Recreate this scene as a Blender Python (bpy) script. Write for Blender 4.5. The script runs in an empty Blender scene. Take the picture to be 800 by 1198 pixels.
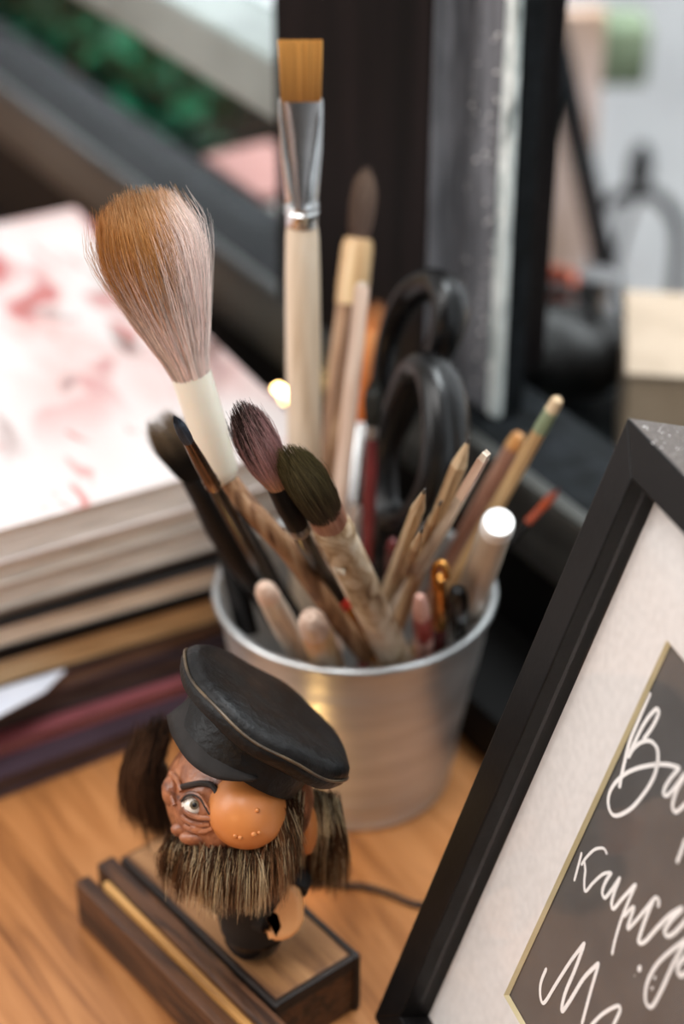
import bpy, bmesh, math, random
from mathutils import Vector, Matrix, Euler
random.seed(7)
PI = math.pi
scn = bpy.context.scene
COL = scn.collection

# ------------------------------------------------------------------ camera frame
TH = math.radians(33.0); FP = 2200.0; IW, IH = 800, 1198
FWD = Vector((0, math.cos(TH), -math.sin(TH)))
UP = Vector((0, math.sin(TH), math.cos(TH)))
RT = Vector((1, 0, 0))
CAM = Vector((-0.0055, -0.6578, 0.5661))
def ray(u, v): return FWD + RT * ((u - IW / 2) / FP) - UP * ((v - IH / 2) / FP)
def P(u, v, d): return CAM + ray(u, v) * d
def tab(u, v, z=0.0):
    r = ray(u, v); return CAM + r * ((z - CAM.z) / r.z)
def proj(p):
    q = Vector(p) - CAM; d = q.dot(FWD)
    return IW / 2 + FP * q.dot(RT) / d, IH / 2 - FP * q.dot(UP) / d, d
def lerp(a, b, t): return a + (b - a) * t

# ------------------------------------------------------------------ materials
def rgb(r, g, b):
    f = lambda c: (c / 255 / 12.92) if c / 255 <= 0.04045 else ((c / 255 + 0.055) / 1.055) ** 2.4
    return (f(r), f(g), f(b), 1.0)
class NT:
    def __init__(s, name):
        s.m = bpy.data.materials.new(name); s.m.use_nodes = True
        s.t = s.m.node_tree; s.t.nodes.clear()
        s.out = s.n('ShaderNodeOutputMaterial')
    def n(s, typ, **kw):
        nd = s.t.nodes.new(typ)
        for k, v in kw.items(): setattr(nd, k, v)
        return nd
    def l(s, a, b): s.t.links.new(a, b)
def ramp(nt, stops):
    r = nt.n('ShaderNodeValToRGB'); e = r.color_ramp.elements
    while len(e) < len(stops): e.new(0.5)
    for i, (p, c) in enumerate(stops): e[i].position = p; e[i].color = c
    return r
def mat(name, c1, c2=None, rough=0.5, metal=0.0, scale=40, detail=4, bump=0.0, bscale=None, stretch=(1, 1, 1), lo=0.35, hi=0.65,
        coat=0.0, spec=0.5, rot=(0, 0, 0), sheen=0.0, attr=False, stops=None, dist=0.0, trans=0.0, sss=0.0, roughvar=0.0):
    nt = NT(name); b = nt.n('ShaderNodeBsdfPrincipled')
    nt.l(b.outputs[0], nt.out.inputs[0])
    b.inputs['Roughness'].default_value = rough; b.inputs['Metallic'].default_value = metal
    b.inputs['Coat Weight'].default_value = coat; b.inputs['Specular IOR Level'].default_value = spec
    b.inputs['Sheen Weight'].default_value = sheen; b.inputs['Transmission Weight'].default_value = trans
    if sss: b.inputs['Subsurface Weight'].default_value = sss; b.inputs['Subsurface Scale'].default_value = 0.003
    tc = nt.n('ShaderNodeTexCoord'); mp = nt.n('ShaderNodeMapping')
    mp.inputs['Scale'].default_value = stretch; mp.inputs['Rotation'].default_value = rot
    nt.l(tc.outputs['Object'], mp.inputs[0])
    nz = nt.n('ShaderNodeTexNoise'); nz.inputs['Scale'].default_value = scale; nz.inputs['Detail'].default_value = detail
    nz.inputs['Distortion'].default_value = dist
    nt.l(mp.outputs[0], nz.inputs['Vector'])
    if attr:
        at = nt.n('ShaderNodeAttribute'); at.attribute_name = 'Col'
        nt.l(at.outputs['Color'], b.inputs['Base Color'])
    else:
        st = stops or [(lo, c1), (hi, c2 or c1)]
        r = ramp(nt, st); nt.l(nz.outputs[0], r.inputs[0]); nt.l(r.outputs[0], b.inputs['Base Color'])
    if roughvar:
        mr = nt.n('ShaderNodeMapRange'); mr.inputs['To Min'].default_value = rough - roughvar; mr.inputs['To Max'].default_value = rough + roughvar
        mr.inputs['From Min'].default_value = 0.3; mr.inputs['From Max'].default_value = 0.7
        nt.l(nz.outputs[0], mr.inputs[0]); nt.l(mr.outputs[0], b.inputs['Roughness'])
    if bump:
        nb = nt.n('ShaderNodeTexNoise'); nb.inputs['Scale'].default_value = bscale or scale * 3; nb.inputs['Detail'].default_value = 5
        nt.l(mp.outputs[0], nb.inputs['Vector'])
        bp = nt.n('ShaderNodeBump'); bp.inputs['Strength'].default_value = bump; bp.inputs['Distance'].default_value = 0.002
        nt.l(nb.outputs[0], bp.inputs['Height']); nt.l(bp.outputs[0], b.inputs['Normal'])
    return nt.m
def emit(name, col, s):
    nt = NT(name); e = nt.n('ShaderNodeEmission'); e.inputs[0].default_value = col; e.inputs[1].default_value = s
    nt.l(e.outputs[0], nt.out.inputs[0]); return nt.m
def glassmat(name, refl=1.0, rough=0.02, tint=(1, 1, 1, 1)):
    nt = NT(name); t = nt.n('ShaderNodeBsdfTransparent'); t.inputs[0].default_value = tint
    g = nt.n('ShaderNodeBsdfGlossy'); g.inputs['Roughness'].default_value = rough
    lw = nt.n('ShaderNodeLayerWeight'); lw.inputs[0].default_value = .5
    pw = nt.n('ShaderNodeMath', operation='POWER'); pw.inputs[1].default_value = 5; nt.l(lw.outputs['Facing'], pw.inputs[0])
    mu = nt.n('ShaderNodeMath', operation='MULTIPLY_ADD'); mu.inputs[1].default_value = .96 * refl; mu.inputs[2].default_value = .04 * refl
    nt.l(pw.outputs[0], mu.inputs[0])
    mx = nt.n('ShaderNodeMixShader'); nt.l(mu.outputs[0], mx.inputs[0]); nt.l(t.outputs[0], mx.inputs[1]); nt.l(g.outputs[0], mx.inputs[2])
    nt.l(mx.outputs[0], nt.out.inputs[0]); return nt.m

M = {}
M['table'] = mat('table_wood', None, rough=0.36, scale=9, detail=8, stretch=(1, 9, 9), dist=1.2, bump=0.12, bscale=60, roughvar=0.08,
                 stops=[(0.25, rgb(106, 64, 34)), (0.45, rgb(158, 103, 58)), (0.6, rgb(174, 118, 70)), (0.8, rgb(140, 88, 48))])
M['black'] = mat('black_paint', rgb(9, 9, 9), rgb(14, 13, 13), rough=0.55, spec=.15, scale=30, bump=0.05)
M['postblack'] = mat('brown_black_paint', rgb(8, 7, 7), rgb(24, 18, 18), rough=0.6, spec=.08, scale=12, stretch=(6, 6, .4), bump=0.05)
M['postgrey'] = mat('lit_grey_paint', rgb(84, 85, 89), rgb(122, 123, 128), rough=0.45, scale=60, stretch=(3, 3, .5), bump=0.15, bscale=200)  # grey tone carries the light on the side faces of the post
M['rail'] = mat('grey_rail_paint', rgb(46, 47, 46), rgb(72, 72, 69), rough=0.38, spec=.4, scale=25, stretch=(.3, 3, 3), bump=0.05)
M['crackle'] = mat('flaked_silver_edge', None, rough=0.35, metal=0.2, scale=90, detail=6, bump=0.5, bscale=300, stretch=(1, 1, .35),
                   stops=[(0.3, rgb(110, 120, 120)), (0.42, rgb(190, 202, 200)), (0.56, rgb(236, 244, 242)), (0.75, rgb(130, 142, 142))])
M['gasket'] = mat('dark_glass_stop', rgb(12, 14, 15), rgb(26, 29, 32), rough=0.5, spec=.1, scale=80)
M['pane'] = glassmat('window_glass', 0.22, 0.03, (0.93, 0.95, 0.95, 1))
M['framblack'] = mat('frame_black_lacquer', rgb(9, 8, 8), rgb(15, 13, 13), rough=0.42, spec=.25, scale=200, bump=0.03, bscale=500)
M['frametop'] = mat('dusty_black_lacquer', None, rough=0.6, scale=900, detail=6, bump=0.05,
                    stops=[(0.45, rgb(84, 75, 70)), (0.62, rgb(98, 89, 84)), (0.7, rgb(140, 132, 126)), (0.78, rgb(190, 184, 178))])
M['mat'] = mat('white_mat_board', rgb(214, 209, 206), rgb(222, 217, 214), rough=0.8, scale=300, bump=0.04, bscale=900)
M['matcore'] = mat('mat_bevel_core', rgb(196, 182, 140), rgb(214, 202, 164), rough=0.8)
M['chalk'] = mat('reflection_grey_print', rgb(74, 72, 71), rgb(82, 80, 79), rough=0.5, scale=60)  # near-black print lifted to grey to carry the reflection in its glass
M['ink'] = mat('white_lettering_ink', rgb(236, 233, 231), rgb(244, 242, 240), rough=0.6)
M['fglass'] = glassmat('picture_glass', 1.0, 0.02)
M['zinc'] = mat('galvanised_zinc', rgb(176, 175, 173), rgb(200, 199, 197), rough=0.38, metal=0.62, scale=18, stretch=(1, 1, 6), bump=0.06, bscale=90, roughvar=0.07)
M['zincrim'] = mat('rolled_zinc_rim', rgb(186, 188, 188), rgb(204, 206, 206), rough=0.33, metal=0.85, scale=30)
M['cream'] = mat('cream_lacquer', rgb(232, 224, 204), rgb(240, 233, 216), rough=0.3, scale=30, sss=0.1)
M['strand'] = mat('bristle_fibre', None, attr=True, rough=0.55, spec=0.35)
M['fur'] = mat('fur_fibre', None, attr=True, rough=0.5, spec=0.3)
M['silver'] = mat('nickel_ferrule', rgb(206, 206, 206), rgb(226, 226, 226), rough=0.16, metal=1.0, scale=50)
M['silverdull'] = mat('dull_ferrule', rgb(150, 150, 152), rgb(182, 182, 184), rough=0.3, metal=1.0, scale=50)
M['brass'] = mat('brass_ferrule', rgb(176, 112, 48), rgb(214, 156, 84), rough=0.25, metal=0.9, scale=90)
M['bronze'] = mat('bronze_ferrule', rgb(60, 44, 34), rgb(150, 116, 88), rough=0.22, metal=0.85, scale=60, stretch=(6, 6, .4))
def wood(name, a, b, c, sc=30, rough=0.5, st=(6, 6, .6), bump=0.15):
    return mat(name, None, rough=rough, scale=sc, detail=6, stretch=st, dist=0.8, bump=bump, bscale=sc * 3, stops=[(0.3, a), (0.5, b), (0.72, c)])
M['palewood'] = wood('pale_varnished_wood', rgb(186, 160, 132), rgb(216, 194, 168), rgb(228, 210, 188), rough=0.35)
M['tanwood'] = wood('tan_bamboo', rgb(158, 118, 76), rgb(196, 158, 112), rgb(216, 184, 140), rough=0.35)
M['brownwood'] = wood('worn_brown_wood', rgb(78, 46, 26), rgb(136, 96, 64), rgb(186, 150, 116), sc=45, bump=.3)
M['rosewood'] = wood('reddish_worn_wood', rgb(96, 52, 38), rgb(150, 104, 84), rgb(176, 136, 114), sc=40, rough=.35)
M['pencilwood'] = wood('raw_pencil_wood', rgb(150, 120, 86), rgb(198, 170, 134), rgb(222, 200, 168), sc=60, rough=.6, bump=.3)
M['darkpencil'] = wood('dark_pencil_wood', rgb(110, 80, 54), rgb(162, 128, 92), rgb(196, 166, 128), sc=60, rough=.6, bump=.3)
M['greywood'] = wood('weathered_stick', rgb(150, 132, 116), rgb(202, 186, 168), rgb(230, 218, 202), sc=50, rough=.6)
M['pinkwood'] = wood('pinkish_pale_wood', rgb(178, 144, 124), rgb(208, 178, 158), rgb(222, 198, 180), sc=40, rough=.45)
M['birch'] = mat('birch_bark', None, rough=0.55, scale=70, detail=8, stretch=(1, 1, .8), dist=1.5, bump=0.7, bscale=130,
                 stops=[(0.28, rgb(92, 64, 42)), (0.4, rgb(160, 132, 100)), (0.52, rgb(196, 174, 146)), (0.66, rgb(214, 198, 176)), (0.82, rgb(150, 112, 74))])
M['peel'] = mat('peeling_tape', rgb(214, 200, 178), rgb(232, 222, 204), rough=0.6, scale=90, bump=.4)
M['ochre'] = mat('ochre_streaked_wood', None, rough=0.35, scale=26, detail=5, stretch=(3, 3, .5), stops=[(0.32, rgb(176, 106, 44)), (0.5, rgb(206, 160, 104)), (0.7, rgb(224, 200, 168))])
M['gloss'] = mat('black_gloss_handle', rgb(8, 7, 7), rgb(14, 11, 10), rough=0.22, scale=40, spec=.4)
M['matteblk'] = mat('black_matte_handle', rgb(9, 8, 8), rgb(16, 14, 13), rough=0.42, scale=60, spec=.2)
M['scissor'] = mat('scissor_plastic', rgb(8, 8, 9), rgb(13, 12, 12), rough=0.25, scale=60, spec=.4)
M['steel'] = mat('scissor_steel', rgb(120, 120, 122), rgb(160, 160, 162), rough=0.25, metal=1.0)
M['maroon'] = mat('maroon_lacquer', rgb(84, 26, 28), rgb(112, 40, 40), rough=0.25, scale=40, coat=.3)
M['red'] = mat('red_lacquer', rgb(150, 44, 34), rgb(176, 66, 50), rough=0.3, scale=60, coat=.2)
M['redband'] = mat('bright_red_band', rgb(206, 40, 32), rgb(216, 58, 46), rough=0.35)
M['pinkend'] = mat('bare_pink_wood', rgb(222, 166, 150), rgb(232, 186, 172), rough=.6, scale=90)
M['orange'] = mat('painted_orange_glow', rgb(196, 112, 40), rgb(216, 140, 66), rough=0.3, scale=40)
M['orangered'] = mat('orange_red_lacquer', rgb(136, 54, 32), rgb(166, 74, 44), rough=0.35, scale=60)
M['white'] = mat('white_plastic', rgb(236, 234, 230), rgb(244, 242, 240), rough=0.3, scale=30)
M['ivory'] = mat('shaded_ivory_plastic', rgb(196, 184, 168), rgb(208, 196, 180), rough=0.35, scale=30)
M['lead'] = mat('graphite', rgb(40, 38, 36), rgb(62, 58, 54), rough=.35)
M['green'] = mat('green_paint', rgb(120, 132, 100), rgb(150, 158, 128), rough=.5)
# figure
M['skin'] = mat('painted_clay_skin', None, rough=0.34, scale=110, detail=6, bump=0.8, bscale=150, coat=.2, dist=1.0,
                stops=[(0.3, rgb(84, 46, 30)), (0.46, rgb(136, 82, 54)), (0.62, rgb(164, 104, 70)), (0.75, rgb(186, 124, 88))])
M['nose'] = mat('orange_clay_nose', rgb(192, 116, 58), rgb(206, 132, 72), rough=0.4, scale=40, bump=0.05, bscale=70, coat=.1)
M['hand'] = mat('peach_clay_hand', rgb(222, 158, 100), rgb(232, 172, 116), rough=0.38, scale=40)
M['eyewhite'] = mat('eye_white', rgb(214, 204, 190), rgb(226, 218, 206), rough=.15, coat=.5)
M['leather'] = mat('black_leather', rgb(10, 9, 9), rgb(19, 17, 16), rough=0.46, spec=.25, scale=90, bump=0.35, bscale=260, roughvar=.1)
M['visor'] = mat('black_matte_leather', rgb(40, 38, 37), rgb(48, 45, 44), rough=0.75, spec=.2, scale=150, bump=0.06, bscale=500)
M['piping'] = mat('leather_piping', rgb(52, 44, 36), rgb(96, 80, 60), rough=0.3, scale=120)
M['cloth'] = mat('black_felt', rgb(11, 10, 10), rgb(17, 16, 16), rough=0.75, scale=90)
M['burnt'] = mat('burnt_wood', None, rough=0.5, scale=14, detail=8, stretch=(1, 10, 10), dist=1.4, bump=0.4, bscale=40,
                 stops=[(0.28, rgb(22, 12, 8)), (0.43, rgb(52, 30, 17)), (0.58, rgb(92, 58, 34)), (0.75, rgb(40, 23, 14))])
M['bareboard'] = mat('bare_block_top', None, rough=0.5, scale=12, detail=6, stretch=(1, 9, 9), dist=1., bump=0.2, bscale=40,
                 stops=[(0.3, rgb(86, 54, 32)), (0.5, rgb(142, 100, 62)), (0.75, rgb(168, 124, 82))])
M['char'] = mat('charred_edge', rgb(20, 13, 10), rgb(38, 25, 18), rough=.6, scale=70, bump=.3)
M['strip'] = mat('lit_slat_top', None, rough=0.45, scale=14, detail=6, stretch=(1, 7, 7), stops=[(0.3, rgb(110, 70, 34)), (0.5, rgb(196, 146, 84)), (0.7, rgb(216, 172, 110))])
M['wire'] = mat('dark_cord', rgb(34, 24, 20), rgb(58, 42, 34), rough=.6, scale=200)

# ------------------------------------------------------------------ mesh builder
class MB:
    def __init__(s): s.v = []; s.f = []; s.c = []; s.mi = []
    def add(s, vs, fs, col=None, mi=0):
        o = len(s.v); s.v += [Vector(x) for x in vs]
        s.f += [tuple(i + o for i in f) for f in fs]; s.mi += [mi] * len(fs)
        if col is None: s.c += [(1, 1, 1, 1)] * len(vs)
        elif isinstance(col, list): s.c += col
        else: s.c += [col] * len(vs)
    def lathe(s, prof, seg=24, cx=0, cy=0, sy=1.0, wob=0.0, mi=0):
        """rings along local z: (z, r) or (z, rx, ry) or (z, rx, ry, ox, oy)"""
        vs = []; fs = []
        for k, pr in enumerate(prof):
            z, rx = pr[0], pr[1]; ry = pr[2] if len(pr) > 2 else rx * sy
            ox = pr[3] if len(pr) > 3 else 0; oy = pr[4] if len(pr) > 4 else 0
            for i in range(seg):
                a = 2 * PI * i / seg; w = 1 + wob * math.sin(3 * a + k * 1.7) + wob * .7 * math.sin(5 * a - k)
                vs.append((cx + ox + rx * w * math.cos(a), cy + oy + ry * w * math.sin(a), z))
        n = len(prof)
        for k in range(n - 1):
            for i in range(seg):
                j = (i + 1) % seg
                fs.append((k * seg + i, k * seg + j, (k + 1) * seg + j, (k + 1) * seg + i))
        if prof[0][1] > 1e-7: fs.append(tuple(reversed(range(seg))))
        if prof[-1][1] > 1e-7: fs.append(tuple((n - 1) * seg + i for i in range(seg)))
        s.add(vs, fs, mi=mi); return s
    def tube(s, pts, radii, seg=10, caps=True, closed=False, flat=1.0, nrm=None, col=None, mi=0):
        pts = [Vector(p) for p in pts]; n = len(pts)
        if not isinstance(radii, (list, tuple)): radii = [radii] * n
        vs = []; fs = []; cols = [] if isinstance(col, list) else None
        pn = None
        for k in range(n):
            if closed: t = pts[(k + 1) % n] - pts[k - 1]
            else: t = pts[min(k + 1, n - 1)] - pts[max(k - 1, 0)]
            t = t.normalized() if t.length > 1e-9 else Vector((0, 0, 1))
            if nrm is not None: x = Vector(nrm) - t * t.dot(Vector(nrm))
            elif pn is None:
                h = Vector((0, 0, 1)) if abs(t.z) < .9 else Vector((1, 0, 0)); x = h - t * t.dot(h)
            else: x = pn - t * t.dot(pn)
            x.normalize(); pn = x; y = t.cross(x)
            for i in range(seg):
                a = 2 * PI * i / seg
                vs.append(pts[k] + x * (radii[k] * math.cos(a)) + y * (radii[k] * flat * math.sin(a)))
            if cols is not None: cols += [col[k]] * seg
        m = n if closed else n - 1
        for k in range(m):
            k2 = (k + 1) % n
            for i in range(seg):
                j = (i + 1) % seg; fs.append((k * seg + i, k * seg + j, k2 * seg + j, k2 * seg + i))
        if caps and not closed:
            fs.append(tuple(reversed(range(seg)))); fs.append(tuple((n - 1) * seg + i for i in range(seg)))
        s.add(vs, fs, cols if cols is not None else col, mi); return s
    def strand(s, pts, r0, r1, cols):
        n = len(pts); s.tube(pts, [lerp(r0, r1, k / (n - 1)) for k in range(n)], 3, False, col=cols)
    def box(s, c, size, rot=None, mi=0):
        c = Vector(c); hx, hy, hz = [q / 2 for q in size]; R = rot or Matrix.Identity(3)
        vs = [c + R @ Vector((x * hx, y * hy, z * hz)) for x in (-1, 1) for y in (-1, 1) for z in (-1, 1)]
        s.add(vs, [(0, 1, 3, 2), (4, 6, 7, 5), (0, 4, 5, 1), (2, 3, 7, 6), (0, 2, 6, 4), (1, 5, 7, 3)], mi=mi); return s
    def ball(s, c, r, seg=24, rings=14, R=None, disp=None, col=None):
        c = Vector(c); r = (r, r, r) if not isinstance(r, (tuple, list)) else r; R = R or Matrix.Identity(3)
        vs = []; fs = []
        for k in range(rings + 1):
            ph = PI * k / rings
            for i in range(seg):
                a = 2 * PI * i / seg; d = Vector((math.sin(ph) * math.cos(a), math.sin(ph) * math.sin(a), math.cos(ph)))
                q = 1 + (disp(d) if disp else 0)
                vs.append(c + R @ Vector((d.x * r[0] * q, d.y * r[1] * q, d.z * r[2] * q)))
        for k in range(rings):
            for i in range(seg):
                j = (i + 1) % seg; fs.append((k * seg + i, (k + 1) * seg + i, (k + 1) * seg + j, k * seg + j))
        s.add(vs, fs, col); return s
    def prism(s, outline, depth_vec, mi=0):
        n = len(outline); o = [Vector(p) for p in outline]; dv = Vector(depth_vec)
        s.add(o + [p + dv for p in o], [tuple(range(n)), tuple(reversed(range(n, 2 * n)))] + [(i, i + n, (i + 1) % n + n, (i + 1) % n) for i in range(n)], mi=mi); return s
    def build(s, name, m, parent=None, smooth=True, bevel=0.0, bseg=2, subd=0, weld=True, xf=None, angle=40):
        me = bpy.data.meshes.new(name)
        vs = [xf @ v for v in s.v] if xf is not None else s.v
        me.from_pydata([tuple(v) for v in vs], [], s.f); me.update()
        if any(c != (1, 1, 1, 1) for c in s.c[:50] + s.c[-50:]):
            ca = me.color_attributes.new('Col', 'FLOAT_COLOR', 'POINT')
            flat = []
            for c in s.c: flat += list(c)
            ca.data.foreach_set('color', flat)
        mats = m if isinstance(m, list) else [m]
        for q in mats: me.materials.append(q)
        if len(mats) > 1: me.polygons.foreach_set('material_index', s.mi)
        if bevel or weld:
            bm = bmesh.new(); bm.from_mesh(me)
            if weld and len(s.v) < 60000: bmesh.ops.remove_doubles(bm, verts=bm.verts, dist=1e-6)
            bmesh.ops.recalc_face_normals(bm, faces=bm.faces)
            if bevel:
                es = [e for e in bm.edges if len(e.link_faces) == 2 and e.calc_face_angle() > math.radians(30)]
                bmesh.ops.bevel(bm, geom=es, offset=bevel, segments=bseg, affect='EDGES', profile=.6)
            bm.to_mesh(me); bm.free()
        if smooth:
            me.polygons.foreach_set('use_smooth', [True] * len(me.polygons))
            try: me.set_sharp_from_angle(angle=math.radians(angle))
            except Exception: pass
        o = bpy.data.objects.new(name, me); COL.objects.link(o)
        if parent is not None: o.parent = parent
        if subd:
            md = o.modifiers.new('subdivision', 'SUBSURF'); md.levels = subd; md.render_levels = subd
        return o
def tag(o, label=None, cat=None, group=None, kind=None):
    if label: o['label'] = label
    if cat: o['category'] = cat
    if group: o['group'] = group
    if kind: o['kind'] = kind
    return o
def empty(name, loc=(0, 0, 0), R=None, label=None, cat=None, group=None):
    o = bpy.data.objects.new(name, None); COL.objects.link(o); o.empty_display_size = .01
    m = (R or Matrix.Identity(3)).to_4x4(); m.translation = Vector(loc); o.matrix_world = m
    return tag(o, label, cat, group)
def inv(loc, R=None):
    m = (R or Matrix.Identity(3)).to_4x4(); m.translation = Vector(loc); return m.inverted()
def axes(x, y, z): return Matrix((x, y, z)).transposed()
def spline(pts, n=8, closed=False):
    """Catmull-Rom through the points"""
    pts = [Vector(p) for p in pts]; N = len(pts); out = []
    for k in range(N if closed else N - 1):
        g = (lambda i: pts[i % N]) if closed else (lambda i: pts[max(0, min(N - 1, i))])
        a, b, c, d = g(k - 1), g(k), g(k + 1), g(k + 2)
        for j in range(n):
            t = j / n
            out.append(.5 * ((2 * b) + (c - a) * t + (2 * a - 5 * b + 4 * c - d) * t * t + (3 * b - a - 3 * c + d) * t ** 3))
    if not closed: out.append(pts[-1])
    return out

# ------------------------------------------------------------------ wall frame (the window side)
WA = math.radians(32); D = Vector((-math.sin(WA), math.cos(WA), 0)); N = Vector((math.cos(WA), math.sin(WA), 0)); Z = Vector((0, 0, 1))
OFF = 0.10
WR = axes(D, -N, Z)                       # local x along the wall, local -y out of the window
def wp(s, n, z): return D * s + N * n + Z * z
def onwall(u, v, off=OFF):
    r = ray(u, v); t = (off - N.dot(CAM)) / N.dot(r); p = CAM + r * t; return p.dot(D), p.z
def n_at(u, v, s):
    r = ray(u, v); t = (s - D.dot(CAM)) / D.dot(r); p = CAM + r * t; return p.dot(N)
def wbox(name, s0, s1, n0, n1, z0, z1, m, parent=None, bevel=.001, kind='structure'):
    b = MB(); c = wp((s0 + s1) / 2, (n0 + n1) / 2, (z0 + z1) / 2)
    o = MB.build(MB().box((0, 0, 0), (abs(s1 - s0), abs(n1 - n0), abs(z1 - z0))), name, m, parent, bevel=bevel, smooth=False)
    mm = axes(D, N, Z).to_4x4(); mm.translation = c; o.matrix_world = mm
    if kind and parent is None: o['kind'] = kind
    return o
def wpart(name, s0, s1, n0, n1, z0, z1, m, parent, bevel=.0008):
    """box as a child of an object whose frame is the wall frame at origin"""
    return MB().box(((s0 + s1) / 2, (n0 + n1) / 2, (z0 + z1) / 2), (abs(s1 - s0), abs(n1 - n0), abs(z1 - z0))).build(name, m, parent, bevel=bevel, smooth=False)

sA = onwall(322, 200)[0]; sB = onwall(500, 200)[0]
nB = n_at(545, 200, sB)
sC = onwall(577, 300, nB)[0]
sD = onwall(597, 200, nB)[0]
nD = n_at(625, 200, sD)
zR = onwall(323, 336)[1]; zR2 = onwall(605, 563)[1]; zRl = onwall(327, 429)[1]; zM0 = onwall(293, 136)[1]; zM1 = onwall(306, 70)[1]
print('WALL', sA, sB, nB, sC, sD, nD, 'rail', zR, zR2, zRl, 'muntin', zM0, zM1)
zrt = (zR + zR2) / 2; zrb = zrt - .042
NG = nD + .002                                       # glass line
# table top, its grain along the wall
t = MB().box((0, 0, 0), (1.9, .80, .035)).build('desk', M['table'], bevel=.003, smooth=False)
mm = axes(D, N, Z).to_4x4(); mm.translation = wp(.25, OFF - .40, -.0175); t.matrix_world = mm
desk = empty('desk', (wp(.25, -.3, -.75)), axes(D, N, Z), 'warm orange-brown wooden desk everything in the picture stands on', 'desk')
t.name = 'desk_top'; t.parent = desk; t.matrix_parent_inverse = desk.matrix_world.inverted() if False else Matrix.Identity(4)
t.matrix_basis = Matrix.Translation((0, 0, .7322))
for sx in (-.86, .86):
    for sy in (-.34, .34):
        MB().box((sx, sy, .357), (.05, .05, .714)).build('leg', M['table'], desk, bevel=.003, smooth=False)
wbox('floor', -2.2, 3.6, -1.8, 1.6, -.79, -.7505, mat('floor_boards', rgb(70, 52, 38), rgb(96, 74, 54), rough=.5, scale=8, stretch=(1, 8, 1)), bevel=0)
wbox('wall_right', -1.4, 1.6, OFF + .003, OFF + .06, -.75, zrb, M['black'])
wbox('trim_1', -.6, sA + .30, .053, OFF + .003, .0003, .028, M['black'], bevel=.002)
wbox('trim_2', -1.4, 1.6, OFF - .001, OFF + .008, zrb, zrt, M['rail'], bevel=.003)
wbox('trim_10', -1.4, 1.6, OFF + .0083, OFF + .055, zrb + .001, zrt - .001, M['gasket'], bevel=.001)
wbox('trim_3', sB, sA, OFF, OFF + .075, zrt - .001, .95, M['postblack'], bevel=.002)
wbox('trim_4', sC + .0002, sB - .0003, nB, nB + .004, zrt - .001, .95, M['postgrey'], bevel=.0015)
wbox('trim_5', sD, sC, nB - .001, nB + .004, zrt - .001, .95, M['crackle'], bevel=.003)
# near side of the post: separate facing strip, its lit look put into the grey
wbox('trim_6', sB - .0012, sB - .0002, OFF + .001, nB + .001, zrt, .95, M['postgrey'], bevel=.0004)
wbox('trim_7', sA + .0, 1.6, OFF + .005, OFF + .05, zM0, zM1, mat('lit_grey_rail', rgb(118, 126, 122), rgb(140, 148, 144), rough=.4, scale=20), bevel=.004)  # upper rail paler than the lower one: its lit look is in the colour
def window(name, s0, s1, zt):
    w = MB().box((0, 0, 0), (abs(s1 - s0), .004, zt - zrt)).build(name, M['pane'], smooth=False)
    mm = axes(D, N, Z).to_4x4(); mm.translation = wp((s0 + s1) / 2, NG + .002, (zt + zrt) / 2); w.matrix_world = mm; w['kind'] = 'structure'
window('window_1', sA, 1.6, .95)
window('window_2', -1.4, sD, .95)
wbox('trim_8', sD + .0002, sC + .004, nB + .0045, NG - .0005, zrt, .95, M['gasket'], bevel=.0005)
# flecks of paint and dust caught on the post and its silver edge
fl = MB(); rr = random.Random(3)
for k in range(150):
    if k < 95:
        z = lerp(.5, zrt + .02, rr.random() ** .8); s = lerp(sD - .001, sC + .008, rr.random()); n0 = nB - .0012
    else:
        z = lerp(.55, zrt, rr.random()); s = lerp(sC, sB, rr.random()); n0 = nB - .0002
    fl.ball(wp(s, n0, z), rr.uniform(.0003, .0009), 6, 4)
o = fl.build('paint_fleck', M['white']); tag(o, 'tiny white flecks scattered on the grey post beside the glass', 'paint flecks', kind='stuff')

# ------------------------------------------------------------------ beyond the glass
M['sill'] = mat('black_outer_sill', rgb(6, 7, 8), rgb(15, 18, 18), rough=.6, spec=.08, scale=14, bump=.2)
wbox('trim_9', -1.4, .46, NG + .03, .27, -.05, .045, M['sill'], bevel=.003)
wbox('trim_11', .4605, 1.6, NG + .03, .185, -.05, .045, M['sill'], bevel=.003)
wbox('wall_back', -1.6, 3.4, .95, 1.0, -.75, 1.3, mat('white_render', rgb(214, 214, 218), rgb(240, 240, 243), rough=.8, scale=6), bevel=0)
wbox('wall_left', .98, 2.55, .60, .66, -.75, -.155, mat('dark_green_stone', rgb(10, 16, 14), rgb(26, 36, 31), rough=.8, scale=10), bevel=.01)
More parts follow.
